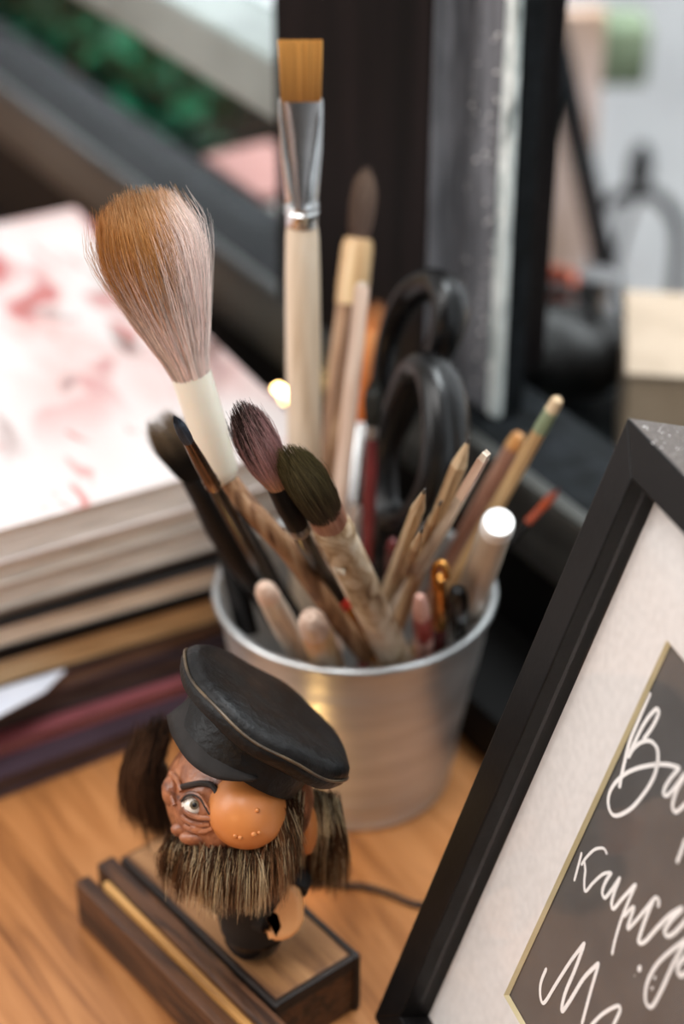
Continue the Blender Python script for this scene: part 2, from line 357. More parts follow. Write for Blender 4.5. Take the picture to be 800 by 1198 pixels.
# green bush
def bush(name, c, rad, nleaf, label, seed):
    rr = random.Random(seed); base = Vector((c.x, c.y, -.75)); e = empty(name, base, None, label, 'bush')
    st = MB()
    for k in range(7):
        a = rr.uniform(0, 6.28); st.tube(spline([Vector((.01 * math.cos(a), .01 * math.sin(a), 0)), Vector((.03 * math.cos(a), .03 * math.sin(a), .4)), c - base + Vector((math.cos(a), math.sin(a), .3)) * rad[0] * .6]), .005, 6)
    st.build('stem', M['brownwood'], e)
    lf = MB()
    for k in range(nleaf):
        d = Vector((rr.gauss(0, 1), rr.gauss(0, 1), rr.gauss(0, 1))).normalized() * rr.random() ** .33
        p = c - base + Vector((d.x * rad[0], d.y * rad[1], d.z * rad[2]))
        x = Vector((rr.gauss(0, 1), rr.gauss(0, 1), rr.gauss(0, .6))).normalized(); y = x.orthogonal().normalized(); y.rotate(Matrix.Rotation(rr.uniform(0, 6.28), 3, x))
        L = rr.uniform(.03, .06); W = L * .3; nn = x.cross(y)
        lf.add([p, p + x * L * .3 + y * W - nn * .004, p + x * L * .7 + y * W * .8 - nn * .004, p + x * L, p + x * L * .7 - y * W * .8 - nn * .004, p + x * L * .3 - y * W - nn * .004, p + x * L * .5 + nn * .002],
               [(0, 1, 6), (1, 2, 6), (2, 3, 6), (3, 4, 6), (4, 5, 6), (5, 0, 6)])
    o = lf.build('foliage', mat(name + '_leaf', rgb(3, 66, 43), rgb(30, 124, 86), rough=.4, scale=9), e, weld=False); o['kind'] = 'stuff'
bush('leafy_bush', P(70, 60, 1.60) + N * .03, (.11, .07, .10), 1300, 'dark green leafy bush behind the glass, upper left', 5)
# added stand-in for the magazine pile's mirror image: pink over grey, left of post
def bundle():
    b0 = tab(283, 292, .0454) + N * .024; e = empty('reflected_stack', b0, WR, 'blurred pink-topped bundle standing in for the reflected magazine pile, left of the black post', 'reflection stand-in')
    z = 0
    for k, (h, w, c) in enumerate([(.014, .075, (120, 118, 116)), (.012, .07, (60, 58, 58)), (.014, .075, (140, 136, 132)), (.009, .075, (150, 106, 100))]):
        MB().box((.01 * (k % 2), 0, z + h / 2), (w, .05, h - .001)).build('sheaf', mat('sheaf_paper', rgb(*c), rgb(*[min(255, q + 16) for q in c]), rough=.7), e, bevel=.002); z += h
bundle()
# cardboard box at the right
def cbox():
    p = tab(792, 640, .045); L = Vector((.14, .11, .125))
    top = P(735, 440, .93)
    e = empty('cardboard_box', (0, 0, 0), None, 'beige cardboard box behind the glass at the right edge', 'box')
    R = axes(Vector((math.cos(.12), -math.sin(.12) , 0)), Vector((math.sin(.12), math.cos(.12), 0)), Z)
    h = top.z - .0456; base = Vector((top.x, top.y, .0456)) + R @ Vector((.06, .045, 0))
    m = R.to_4x4(); m.translation = base; e.matrix_world = m
    card = mat('kraft_card', rgb(172, 146, 120), rgb(190, 164, 138), rough=.75, scale=30, bump=.05)
    MB().box((0, 0, h / 2), (.12, .09, h)).build('body', card, e, bevel=.0015, smooth=False)
    MB().box((0, 0, h + .0012), (.123, .093, .0024)).build('lid', mat('light_card', rgb(140, 122, 104), rgb(152, 134, 116), rough=.75), e, bevel=.0008, smooth=False)
    MB().box((0, -.0455, h * .5), (.03, .001, h * .98)).build('tape', mat('brown_tape', rgb(150, 112, 80), rough=.4), e, smooth=False)
cbox()
# tall pink and tan board
def boards():
    a = P(657, 250, 1.35); e = empty('leaning_board', Vector((a.x, a.y, -.75)), axes(RT, Vector((0, 1, 0)), Z), 'tall pinkish-tan board seen through the right pane beside the silver edge', 'board')
    top = P(655, -40, 1.35).z + .75; 
    MB().box((0, 0, top / 2), (.040, .02, top)).build('plank', mat('pink_tan_board', rgb(150, 120, 98), rgb(200, 178, 172), rough=.6, scale=7), e, bevel=.003)
    MB().box((.0, -.012, top * .42), (.044, .006, .14)).build('brace', mat('tan_brace', rgb(150, 116, 82), rgb(172, 138, 100), rough=.6), e, bevel=.002)
    p = P(642, 380, 1.12); e = empty('plant_pot', Vector((p.x, p.y, .045)), None, 'small red pot on the black sill behind the right pane', 'pot')
    MB().lathe([(0, .008), (.001, .010), (.03, .014), (.031, .015), (.036, .015), (.036, .0125), (.026, .012), (.026, 0)], 20).build('pot', M['orangered'], e)
    MB().lathe([(.026, .0118), (.027, .011), (.028, 0)], 16).build('soil', M['char'], e)
    # dark leaning pole
    yr = lambda u, v, y: CAM + ray(u, v) * ((y - CAM.y) / ray(u, v).y)
    p0, p1 = yr(712, 330, .53), yr(636, -20, .53)
    d = (p0 - p1).normalized(); q = p0 + d * ((p0.z + .738) / -d.z)
    e = empty('leaning_pole', q, None, 'dark pole leaning across the view in the right pane', 'pole')
    MB().tube([Vector((0, 0, 0)), (p1 - q) * .5, p1 - q], .0085, 12).build('shaft', M['gasket'], e)
    MB().ball(p1 - q, .011).build('knob', M['black'], e)
    # green cushion
    c = P(715, 55, 1.5); e = empty('hanging_planter', Vector((c.x, c.y, c.z)), None, 'grey-green planter box on the white wall at the top right', 'planter')
    MB().box((0, 0, 0), (.055, .05, .05)).build('trough', mat('grey_green_paint', rgb(86, 100, 78), rgb(112, 124, 100), rough=.6), e, bevel=.006)
    MB().box((0, .03, .0), (.065, .012, .012)).build('bracket', M['black'], e, bevel=.002)
    # chair
    c = P(735, 300, 1.52); e = empty('garden_chair', Vector((c.x, c.y, -.75)), None, 'black round-backed metal chair seen blurred through the right pane', 'chair')
    zc = c.z + .75; k = M['gasket']
    MB().tube(spline([Vector((-.035, 0, zc - .10)), Vector((-.036, 0, zc + .01)), Vector((-.02, 0, zc + .045)), Vector((.004, 0, zc + .056)), Vector((.026, 0, zc + .045)), Vector((.04, 0, zc + .01)), Vector((.038, 0, zc - .10))]), .0055, 10).build('back_frame', k, e)
    MB().tube(spline([Vector((-.012, .003, zc - .1)), Vector((-.012, .003, zc - .02)), Vector((0.002, .003, zc + .05))]), .003, 8).build('back_rod', k, e)
    MB().lathe([(zc + .05, .004), (zc + .062, .009), (zc + .08, .010), (zc + .094, .006), (zc + .098, 0)], 14, cx=.003).build('finial', k, e)
    MB().lathe([(zc - .115, .048), (zc - .112, .052), (zc - .103, .052), (zc - .1, .048)], 24, cy=-.045).build('seat', k, e)
    for x in (-.035, .038):
        for y in (0, -.085): MB().tube([Vector((x, y, zc - .105)), Vector((x * 1.2, y, 0))], .0045, 8).build('leg', k, e)
    # dark bag and grey jars on the sill
    c = tab(645, 468, .045); e = empty('dark_bag', c, None, 'slumped black bag on the outer sill behind the right pane', 'bag')
    MB().ball((0, 0, .0305), (.045, .03, .026), 24, 14, disp=lambda d: .12 * math.sin(5 * d.x + 2) * math.cos(4 * d.y)).build('body', M['leather'], e)
    MB().tube(spline([Vector((-.025, 0, .04)), Vector((-.012, 0, .066)), Vector((.012, 0, .066)), Vector((.025, 0, .04))]), .0028, 8).build('handle', M['leather'], e)
    c = tab(700, 445, .045); e = empty('grey_jar', c + Vector((0, .035, 0)), None, 'small grey jar behind the black bag in the right pane', 'jar')
    MB().lathe([(0, .012), (.002, .0135), (.03, .0135), (.036, .010), (.042, .010), (.042, 0)], 20).build('body', M['silverdull'], e)
    MB().lathe([(.042, .0112), (.05, .0112), (.051, 0)], 20).build('lid', M['silverdull'], e)
boards()

# ------------------------------------------------------------------ magazines
STK0 = Vector((-.016, .08, 0))
MD = Vector((-math.sin(math.radians(28.7)), math.cos(math.radians(28.7)), 0)); MN = Vector((-MD.y, MD.x, 0))   # along right edge; to the left
def magazine(k, z, h, cover, pages, spine, dx, dy, rot, label, w=.21, L=.297, top=False, open_=False):
    R = axes(MD, MN, Z) @ Matrix.Rotation(rot, 3, 'Z')
    o = STK0 + MD * dx + MN * dy; o = Vector((o.x, o.y, z))
    e = empty('magazine', o, R, label, 'magazine', 'pile of magazines beside the window')
    pg = mat('magazine_pages', None, rough=.7, scale=260, detail=2, stretch=(.15, .15, 6), stops=[(.35, rgb(*[max(0, q - 30) for q in pages])), (.55, rgb(*pages)), (.7, rgb(*[min(255, q + 12) for q in pages]))])
    ct = .0006
    # page block, softly bowed
    def sheet(z0, z1, m, name, inset=0.0, sag=.0):
        b = MB(); nx, ny = 14, 10; vs = []; fs = []
        for zz in (z0, z1):
            for i in range(nx + 1):
                for j in range(ny + 1):
                    x = lerp(inset, L - inset, i / nx); y = lerp(inset, w - inset, j / ny)
                    vs.append((x, y, zz))
        S = (nx + 1) * (ny + 1); id_ = lambda a, i, j: a * S + i * (ny + 1) + j
        for i in range(nx):
            for j in range(ny):
                fs.append((id_(0, i, j), id_(0, i, j + 1), id_(0, i + 1, j + 1), id_(0, i + 1, j)))
                fs.append((id_(1, i, j), id_(1, i + 1, j), id_(1, i + 1, j + 1), id_(1, i, j + 1)))
        for i in range(nx):
            fs.append((id_(0, i, 0), id_(0, i + 1, 0), id_(1, i + 1, 0), id_(1, i, 0))); fs.append((id_(0, i, ny), id_(1, i, ny), id_(1, i + 1, ny), id_(0, i + 1, ny)))
        for j in range(ny):
            fs.append((id_(0, 0, j), id_(1, 0, j), id_(1, 0, j + 1), id_(0, 0, j + 1))); fs.append((id_(0, nx, j), id_(0, nx, j + 1), id_(1, nx, j + 1), id_(1, nx, j)))
        b.add(vs, fs); return b.build(name, m, e, smooth=False)
    sheet(ct, h - ct, pg, 'pages', .0015)
    cm = cover if not isinstance(cover, tuple) else mat('magazine_cover', rgb(*cover), rgb(*[min(255, int(q * 1.15) + 4) for q in cover]), rough=.3, scale=18)
    sheet(h - ct, h, cm, 'front_cover'); sheet(0, ct, cm, 'back_cover')
    sm = mat('magazine_spine', rgb(*spine), rough=.35)
    MB().box((L / 2, w + .0003, h / 2), (L, .0008, h)).build('spine', sm, e, smooth=False)
def cover_print():
    """near-white cover with loose pink, red and grey brush shapes"""
    nt = NT('pink_floral_cover'); b = nt.n('ShaderNodeBsdfPrincipled'); b.inputs['Roughness'].default_value = .35
    nt.l(b.outputs[0], nt.out.inputs[0]); tc = nt.n('ShaderNodeTexCoord')
    def layer(prev, scale, lo, hi, col, off, st=(1, 1, 1), grad=None):
        mp = nt.n('ShaderNodeMapping'); mp.inputs['Location'].default_value = off; mp.inputs['Scale'].default_value = st
        nt.l(tc.outputs['Object'], mp.inputs[0])
        nz = nt.n('ShaderNodeTexNoise'); nz.inputs['Scale'].default_value = scale; nz.inputs['Detail'].default_value = 2; nz.inputs['Distortion'].default_value = .6
        nt.l(mp.outputs[0], nz.inputs['Vector']); r = ramp(nt, [(lo, (0, 0, 0, 1)), (hi, (1, 1, 1, 1))]); nt.l(nz.outputs[0], r.inputs[0])
        fac = r.outputs[0]
        if grad:
            sp = nt.n('ShaderNodeSeparateXYZ'); nt.l(tc.outputs['Object'], sp.inputs[0])
            mr = nt.n('ShaderNodeMapRange'); mr.inputs['From Min'].default_value = grad[0]; mr.inputs['From Max'].default_value = grad[1]
            nt.l(sp.outputs[0], mr.inputs[0]); mu = nt.n('ShaderNodeMath', operation='MULTIPLY'); nt.l(fac, mu.inputs[0]); nt.l(mr.outputs[0], mu.inputs[1]); fac = mu.outputs[0]
        mx = nt.n('ShaderNodeMix', data_type='RGBA'); nt.l(fac, mx.inputs[0])
        if prev is None: mx.inputs[6].default_value = rgb(208, 198, 195)
        else: nt.l(prev, mx.inputs[6])
        mx.inputs[7].default_value = col; return mx.outputs[2]
    c = layer(None, 9, .36, .6, rgb(206, 160, 154), (.3, .1, 0), (1, 1.6, 1), (.0, .14))
    c = layer(c, 15, .54, .64, rgb(176, 96, 92), (1.3, .7, 0), (1, 1.8, 1), (.05, .14))
    c = layer(c, 17, .58, .68, rgb(134, 104, 98), (2.1, 1.7, 0), (1, 2.6, 1), (.02, .1))
    c = layer(c, 24, .665, .73, rgb(186, 112, 106), (4.1, 2.7, 0), (1, 2, 1))
    nt.l(c, b.inputs['Base Color']); return nt.m
FL = cover_print()
MAGS = [  # from the desk up: h, cover, pages, spine, dx, dy, rot, label
 (.011, (56, 44, 52), (70, 56, 58), (60, 48, 60), -.012, -.004, .05, 'dark maroon magazine lying at the very bottom of the pile on the desk'),
 (.006, (120, 66, 70), (146, 96, 92), (90, 40, 52), -.004, .002, .02, 'thin dusty pink magazine second from the bottom of the pile'),
 (.012, (40, 34, 40), (70, 58, 58), (46, 36, 50), -.002, .010, -.03, 'dark magazine with brownish page edges resting on the dusty pink one'),
 (.009, (62, 46, 48), (112, 90, 80), (40, 30, 34), .006, .004, .04, 'brownish-black magazine just under the tan-edged magazine'),
 (.015, (42, 36, 34), (190, 160, 120), (150, 120, 90), .000, .006, -.02, 'thick magazine with tan page edges in the middle of the pile'),
 (.006, (24, 22, 22), (110, 96, 84), (30, 26, 26), .009, .012, .01, 'thin black magazine above the tan-edged one'),
 (.012, (44, 42, 42), (222, 212, 198), (200, 190, 180), -.003, .003, -.03, 'magazine with broad cream page edges between two dark covers'),
 (.007, (60, 58, 58), (150, 142, 134), (120, 116, 112), .008, .008, .015, 'magazine with grey page edges fourth from the top'),
 (.013, (150, 142, 134), (214, 211, 206), (196, 192, 186), .001, .000, -.008, 'magazine with beige-grey page edges third from the top'),
 (.012, (196, 188, 180), (222, 219, 214), (206, 202, 196), .003, .004, .01, 'pale magazine directly under the pink and white cover'),
 (.017, None, (232, 229, 225), (224, 220, 216), 0, 0, 0, 'topmost magazine with white cover printed in pink and red'),
]
z = .0004
for k, (h, cv, pg, sp, dx, dy, rt, lb) in enumerate(MAGS):
    magazine(k, z, h, FL if cv is None else cv, pg, sp, dx, dy, rt, lb, top=(cv is None)); z += h + .0004
    if k == 3: SHEETZ = z + .0002; z += .0012
print('stack top', z)
# ------------------------------------------------------------------ fairy light
def fairy(c, label, g, col=(1, .62, .22, 1), k=42):
    e = empty('fairy_light', c, None, label, 'fairy light', 'warm fairy lights')
    MB().lathe([(-.004, .0012), (-.003, .0026), (0, .0032), (.003, .0026), (.005, .001), (.0055, 0)], 14).build('bulb', emit('warm_bulb', col, k), e)
    MB().lathe([(-.012, .0018), (-.0045, .002), (-.004, .0012)], 12).build('socket', M['black'], e)
    g = Vector(g) - c
    MB().tube(spline([Vector((0, 0, -.011)), lerp(Vector((.002, .004, -.012)), g, .3), lerp(Vector((-.004, .004, -.010)), g, .7), g, g + Vector((-.01, .03, 0))]), .0008, 6).build('wire', M['wire'], e)
fairy(P(326, 463, 1.0), 'glowing warm fairy light bulb between the magazines and the black post', P(326, 463, 1.0) * 1 + Vector((-.004, -.008, .0297 - P(326, 463, 1.0).z)))
fairy(Vector((-.0306, -.074, .0145)), 'glowing fairy light low behind the figurine, nearer the desk', (-.018, -.066, .0012), k=30)
fairy(Vector((-.032, -.070, .0450)), 'glowing fairy light on its bent wire behind the figurine head', (-.030, -.060, .0012), k=30)
p = P(316, 520, .99)
e = empty('rolled_paper', Vector((p.x, p.y, 0.0290)), Matrix.Rotation(.03, 3, 'X'), 'pale pink roll of paper standing behind the cup next to the fairy light', 'paper roll')
hh = P(313, 440, .99).z - .029
MB().lathe([(0, .0072), (hh, .0072), (hh, .006), (hh - .004, .0055), (hh - .004, 0)], 20).build('tube', mat('pale_pink_paper', rgb(212, 180, 168), rgb(222, 196, 184), rough=.7), e)
MB().lathe([(hh * .72, .0073), (hh * .721, .0076), (hh * .80, .0076), (hh * .801, .0073)], 20).build('band', mat('pink_band', rgb(202, 132, 122), rough=.6), e)

# ------------------------------------------------------------------ cup
CUPH = .1005
def cup_r(z): return lerp(.0428, .0592, z / CUPH)
cup = empty('metal_bucket', (0, 0, 0), None, 'round galvanised metal bucket crammed with brushes and pencils', 'bucket')
wall = [(.0015, 0.0), (.0015, .0405), (.0, .041), (.0, .0428), (.0022, .0437), (.004, .0431)]
for k in range(1, 40):
    zz = lerp(.004, CUPH - .002, k / 39); r = cup_r(zz)
    for zc, wd, am in ((.0155, .003, .0009), (.066, .0022, .0008), (.073, .0022, .0008), (.080, .0022, .0007)):
        r += am * math.exp(-((zz - zc) / wd) ** 2)
    wall.append((zz, r))
inner = [(CUPH - .002, cup_r(CUPH) - .0010)] + [(lerp(CUPH - .003, .004, k / 10), cup_r(lerp(CUPH - .003, .004, k / 10)) - .0009) for k in range(11)] + [(.0028, .038), (.0028, 0)]
MB().lathe(wall + inner, 96).build('body', M['zinc'], cup)
rim = MB(); rim.tube([Vector((cup_r(CUPH) * math.cos(a), cup_r(CUPH) * math.sin(a), CUPH - .0005)) for a in [2 * PI * k / 96 for k in range(96)]], .0021, 12, closed=True)
rim.build('rolled_rim', M['zincrim'], cup)

# ------------------------------------------------------------------ sticks in the cup
class Stick:
    """axis from a tip (pixel, depth) through the point where it dips below the rim, down to the cup wall or floor"""
    placed = []
    def __init__(s, tip, dt, low, zlow=.096, zmin=.0035, ends=None, rad=.0034):
        s.T = P(tip[0], tip[1], dt); s.X = tab(low[0], low[1], zlow) if ends is None else P(low[0], low[1], ends)
        d = (s.X - s.T).normalized(); p = s.X.copy()
        def gap(q):                       # distance to the sticks already in the bucket
            m = 9
            for a, b2, r in Stick.placed:
                ab = b2 - a; t = max(0, min(1, (q - a).dot(ab) / ab.length_squared)); m = min(m, (q - a - ab * t).length - r)
            return m
        k = 0
        while True:
            q = p + d * .001; k += 1
            if q.z < zmin + rad * math.hypot(d.x, d.y) or (q.z < CUPH + .003 and math.hypot(q.x, q.y) > cup_r(max(0, min(q.z, CUPH))) - rad / max(.5, abs(d.z)) - .0016 and k > 5) or (q - s.X).length > .13: break
            if k > 14 and q.z < .095 and gap(q) < rad + .0006: break
            p = q
        s.B = p; s.A = -d; s.L = (s.T - p).length; Stick.placed.append((p.copy(), s.T.copy(), rad))
        x = RT - s.A * s.A.dot(RT); x.normalize(); y = s.A.cross(x); s.R = axes(x, y, s.A)
        s.smp = [proj(s.B + s.A * (s.L * (k / 400) * 1.25)) for k in range(401)]
    def zr(s, u, v, w=0):
        best = min(range(401), key=lambda k: (s.smp[k][0] - u) ** 2 + (s.smp[k][1] - v) ** 2)
        return s.L * best / 400 * 1.25, w / 2 * s.smp[best][2] / FP
    def prof(s, pts, flat=None):
        out = []
        for q in pts:
            z, r = s.zr(*q[:3]); out.append((z, r) if flat is None else (z, r, r * (q[3] if len(q) > 3 else flat)))
        return sorted(out, key=lambda q: q[0])
    def thing(s, name, label, cat, group=None): 
        s.e = empty(name, s.B, s.R, label, cat, group); return s.e
    def part(s, name, m, pts, seg=20, flat=None, close=True, wob=0.0, lo=None, **kw):
        pr = s.prof(pts, flat)
        if lo is not None: pr = [(0.0,) + tuple(pr[0][1:])] + pr if lo else pr
        if close: pr = [(pr[0][0], 0.0) + ((0.0,) if flat else ())] + pr + [(pr[-1][0], 0.0) + ((0.0,) if flat else ())]
        return MB().lathe(pr, seg, wob=wob).build(name, m, s.e, **kw)
def srgb(c, k=1.0): r = rgb(*c); return (r[0] * k, r[1] * k, r[2] * k, 1)
def mixc(a, b, t): t = max(0, min(1, t)); return tuple(lerp(a[i], b[i], t) for i in range(3)) + (1,)
def bristles(S, name, prof, n, colfn, r0=.00013, r1=.00004, seg=6, spread=.10, flat=1.0, seed=1, stray=.03, curve=None, core=.74, tipvar=.16):
    """hair head: prof rows are (z, r) from ferrule to tip"""
    rr = random.Random(seed); z0, z1 = prof[0][0], prof[-1][0]
    def R(h):
        z = lerp(z0, z1, h)
        for (a, ra), (b, rb) in zip(prof, prof[1:]):
            if a <= z <= b: return lerp(ra, rb, (z - a) / max(1e-9, b - a))
        return prof[-1][1]
    b = MB(); off = curve or (lambda h: (0, 0))
    rings = []; cs = []
    seg_c = 28; vs = []; fs = []; NR = 14
    for k in range(NR + 1):
        h = k / NR * .82; rad = R(h) * core * (1 if k < NR - 1 else .7 if k < NR else .05)
        for i in range(seg_c):
            a = 2 * PI * i / seg_c; ox, oy = off(h); x, y = rad * math.cos(a), rad * math.sin(a) * flat
            vs.append((x + ox, y + oy, lerp(z0, z1, h))); cs.append(srgb_dark(colfn(h, x / max(1e-6, R(h)), y / max(1e-6, R(h)), .5), .8))
    for k in range(NR):
        for i in range(seg_c):
            j = (i + 1) % seg_c; fs.append((k * seg_c + i, k * seg_c + j, (k + 1) * seg_c + j, (k + 1) * seg_c + i))
    b.add(vs, fs, cs)
    RM = max(p[1] for p in prof)
    def endh(q):                      # where a hair of this radial rank leaves the rounded tip
        h = 1.0
        while h > .5 and R(h) < q * RM * .80: h -= .01
        return h
    for k in range(n):
        a = rr.uniform(0, 2 * PI); q = rr.random() ** .33; st = rr.random() < stray
        top = endh(q) * (1 - tipvar * rr.random() ** 2 * .8) * (1 + .05 * rr.random()); kk = rr.uniform(.08, .55) if st else rr.gauss(0, .06); t1 = rr.random()
        da = rr.gauss(0, spread); da2 = rr.gauss(0, spread); g = rr.uniform(.62, 1.45); pts = []; cols = []
        hm = .72; 
        for m_ in range(seg + 1):
            h = m_ / seg * top
            rad = q * (R(h) if h < hm else max(R(h), R(hm) * .80)) * (1 + kk * h * h)
            aa = a + da * h + da2 * h * h; ox, oy = off(h)
            pts.append(Vector((rad * math.cos(aa) + ox, rad * math.sin(aa) * flat + oy, lerp(z0, z1, h))))
            c = colfn(h, q * math.cos(aa), q * math.sin(aa), t1); cols.append((c[0] * g, c[1] * g, c[2] * g, 1))
        b.strand(pts, r0 * rr.uniform(.7, 1.2), r1, cols)
    o = b.build(name, M['strand'], S.e, weld=False); o['kind'] = 'stuff'; return o
def srgb_dark(c, k): return (c[0] * k, c[1] * k, c[2] * k, 1)

BR = 'brushes standing in the metal bucket'; PC = 'pencils and sticks in the metal bucket'
Stick.placed.append((P(444, 650, .84), Vector((.012, .012, .012)), .007))      # the scissors' place
# --- A large fluffy blush brush
S = Stick((158, 232), .655, (262, 560), zlow=.150, ends=.714, rad=.0055)
S.thing('blush_brush', 'large fluffy blush brush with tan-tipped white hair and cream ferrule', 'brush', BR)
hp = S.prof([(219, 440, 46), (212, 420, 56), (203, 390, 80), (193, 350, 104), (183, 310, 122), (175, 275, 124), (168, 250, 108), (164, 238, 76), (160, 228, 24)])
WH, PK, TN, GR = srgb((246, 232, 222)), srgb((238, 210, 202)), srgb((178, 122, 62)), srgb((128, 104, 86))
def colA(h, x, y, t):
    c = mixc(WH, PK, .45 + .45 * math.sin(7 * x + 5 * t))
    e = h - (.36 + max(0, x - .30 + .22 * math.sin(9 * t)) * .9 + .44 * (t - .5))
    c = mixc(c, TN, e * 3.0)
    if h > .9: c = mixc(c, srgb((206, 176, 140)), (h - .9) * 5)
    dark = (.60 if t > .80 else .0) * max(0, 1 - h * 1.15) * (1.2 if x < .25 else .4)
    return mixc(c, GR, dark)
bristles(S, 'bristles', hp, 5200, colA, r0=.00015, r1=.00004, seg=8, spread=.16, seed=11, stray=.13, tipvar=.3, core=.66)
S.part('ferrule', M['cream'], [(219, 436, 47), (221, 441, 48), (240, 498, 45), (256, 545, 40), (261, 557, 35), (263, 561, 26)], 28)
hb = [P(263, 556, .713), P(282, 583, .716), P(306, 610, .719), P(342, 650, .730), P(386, 712, .751), P(420, 757, .769)]
hbz = Vector(hb[-1]); hb.append(hbz + (hb[-1] - hb[-2]).normalized() * .006)
xf = inv(S.B, S.R)
b = MB(); b.tube([xf @ q for q in spline(hb, 6)], [.0041] * 37, 16)
b.build('handle', M['brownwood'], S.e)
# --- B flat brush
S = Stick((351, 47), .72, (357, 640), zlow=.0965, rad=.0072)
S.thing('flat_brush', 'tall flat brush with golden square bristles and silver ferrule', 'brush', BR)
pr = S.prof([(350, 118, 46), (351, 100, 49), (350, 47, 52)])
b = MB(); rr = random.Random(2)
for k in range(700):
    x = rr.uniform(-1, 1); y = rr.uniform(-1, 1); top = 1 - rr.random() ** 3 * .05; pts = []; cols = []
    g = rr.uniform(.75, 1.15)
    for j in range(4):
        h = j / 3 * top; zz = lerp(pr[0][0], pr[-1][0], h); w = lerp(pr[0][1], pr[-1][1], h)
        pts.append(Vector((x * w + rr.gauss(0, .00005), y * .0023 * (1 - .55 * h), zz))); c = mixc(srgb((150, 96, 40)), srgb((214, 160, 84)), .15 + h * .9)
        cols.append((c[0] * g, c[1] * g, c[2] * g, 1))
    b.strand(pts, .0003, .00022, cols)
w0, w1 = pr[0][1] * .96, pr[-1][1] * .96; b.add([(-w0, -.0018, pr[0][0]), (w0, -.0018, pr[0][0]), (w0, .0018, pr[0][0]), (-w0, .0018, pr[0][0]), (-w1, -.0008, pr[-1][0] - .001), (w1, -.0008, pr[-1][0] - .001), (w1, .0008, pr[-1][0] - .001), (-w1, .0008, pr[-1][0] - .001)],
      [(0, 1, 5, 4), (1, 2, 6, 5), (2, 3, 7, 6), (3, 0, 4, 7), (4, 5, 6, 7)], [srgb((150, 96, 40))] * 4 + [srgb((206, 150, 76))] * 4)
o = b.build('bristles', M['strand'], S.e, weld=False); o['kind'] = 'stuff'
S.part('ferrule', M['silver'], [(351, 115, 51, .16), (351, 116, 52, .18), (352, 140, 52, .24), (353, 175, 49, .42), (353, 205, 44, .7), (354, 230, 40, .95), (354, 235, 38, 1), (354, 239, 42, 1), (354, 243, 38, 1), (354, 247, 42, 1), (354, 252, 38, 1), (354, 262, 38, 1)], 32, flat=1.0)
S.part('handle', M['palewood'], [(354, 261, 35), (354, 275, 39), (355, 320, 41), (355, 420, 41), (355, 520, 40), (356, 640, 36)], 24, lo=True)
# --- C tan handled dark round brush behind
S = Stick((429, 193), .82, (384, 590), zlow=.1055, ends=.836, rad=.0064)
S.thing('round_brush', 'tan bamboo brush with brown round tip right of the flat brush', 'brush', BR)
pr = S.prof([(412, 284, 22), (416, 262, 28), (421, 235, 30), (426, 210, 24), (429, 194, 6)])
bristles(S, 'bristles', pr, 500, lambda h, x, y, t: mixc(srgb((84, 62, 54)), srgb((140, 116, 98)), t * .9 + (h - .5) * .4), seed=4, spread=.06)
S.part('ferrule', M['tanwood'], [(415, 278, 32), (412, 287, 37), (407, 330, 38), (404, 356, 36)], 20)
S.part('handle', M['brownwood'], [(404, 356, 34), (395, 420, 36), (385, 500, 34), (380, 585, 28)], 20, lo=True)
# --- D pale stick in front of it
S = Stick((424, 334), .785, (396, 600), zlow=.0975, ends=.812)
S.thing('wooden_stick', 'pale pinkish flat stick leaning against the tan bamboo brush', 'stick', PC)
S.part('shaft', M['pinkwood'], [(424, 334, 15), (423, 338, 18), (405, 500, 20), (396, 600, 17)], 16, flat=.5, lo=True)
S.part('tip', M['greywood'], [(424, 334, 14), (424, 331, 10)], 12, flat=.5)
# --- E orange brush
S = Stick((441, 354), .864, (413, 600), zlow=.105, rad=.0034)
S.thing('orange_brush', 'orange-tipped brush with silver ferrule left of the scissors', 'brush', BR)
pr = S.prof([(418, 497, 20), (420, 470, 22), (426, 430, 28), (432, 400, 32), (437, 375, 30), (440, 360, 20), (441, 352, 5)])
bristles(S, 'bristles', pr, 600, lambda h, x, y, t: mixc(srgb((226, 124, 34)), mixc(srgb((240, 166, 100)), srgb((130, 76, 44)), (h - .75) * 4), h * 1.1 + .3 * t - .2), seed=5, spread=.05, core=.95)
S.part('ferrule', M['silver'], [(418, 495, 20), (417, 500, 22), (413, 540, 20), (411, 560, 17), (410, 590, 16)], 18)
S.part('handle', M['pinkwood'], [(410, 588, 14), (408, 612, 13), (404, 640, 11)], 14, lo=True)
# --- F dark tipped maroon brush
S = Stick((438, 440), .775, (430, 632), zlow=.0975, ends=.803)
S.thing('maroon_brush', 'small black-tipped brush with maroon handle beside the orange-tipped brush', 'brush', BR)
pr = S.prof([(436, 498, 15), (437, 480, 22), (438, 462, 22), (438, 448, 14), (438, 440, 4)])
bristles(S, 'bristles', pr, 350, lambda h, x, y, t: mixc(srgb((18, 20, 18)), srgb((48, 46, 40)), t), seed=6, spread=.05, core=.95)
S.part('ferrule', M['silverdull'], [(436, 496, 15), (436, 504, 16), (435, 512, 14)], 14)
S.part('handle', M['maroon'], [(435, 511, 13), (434, 540, 16), (431, 600, 16), (429, 640, 13)], 16, lo=True)
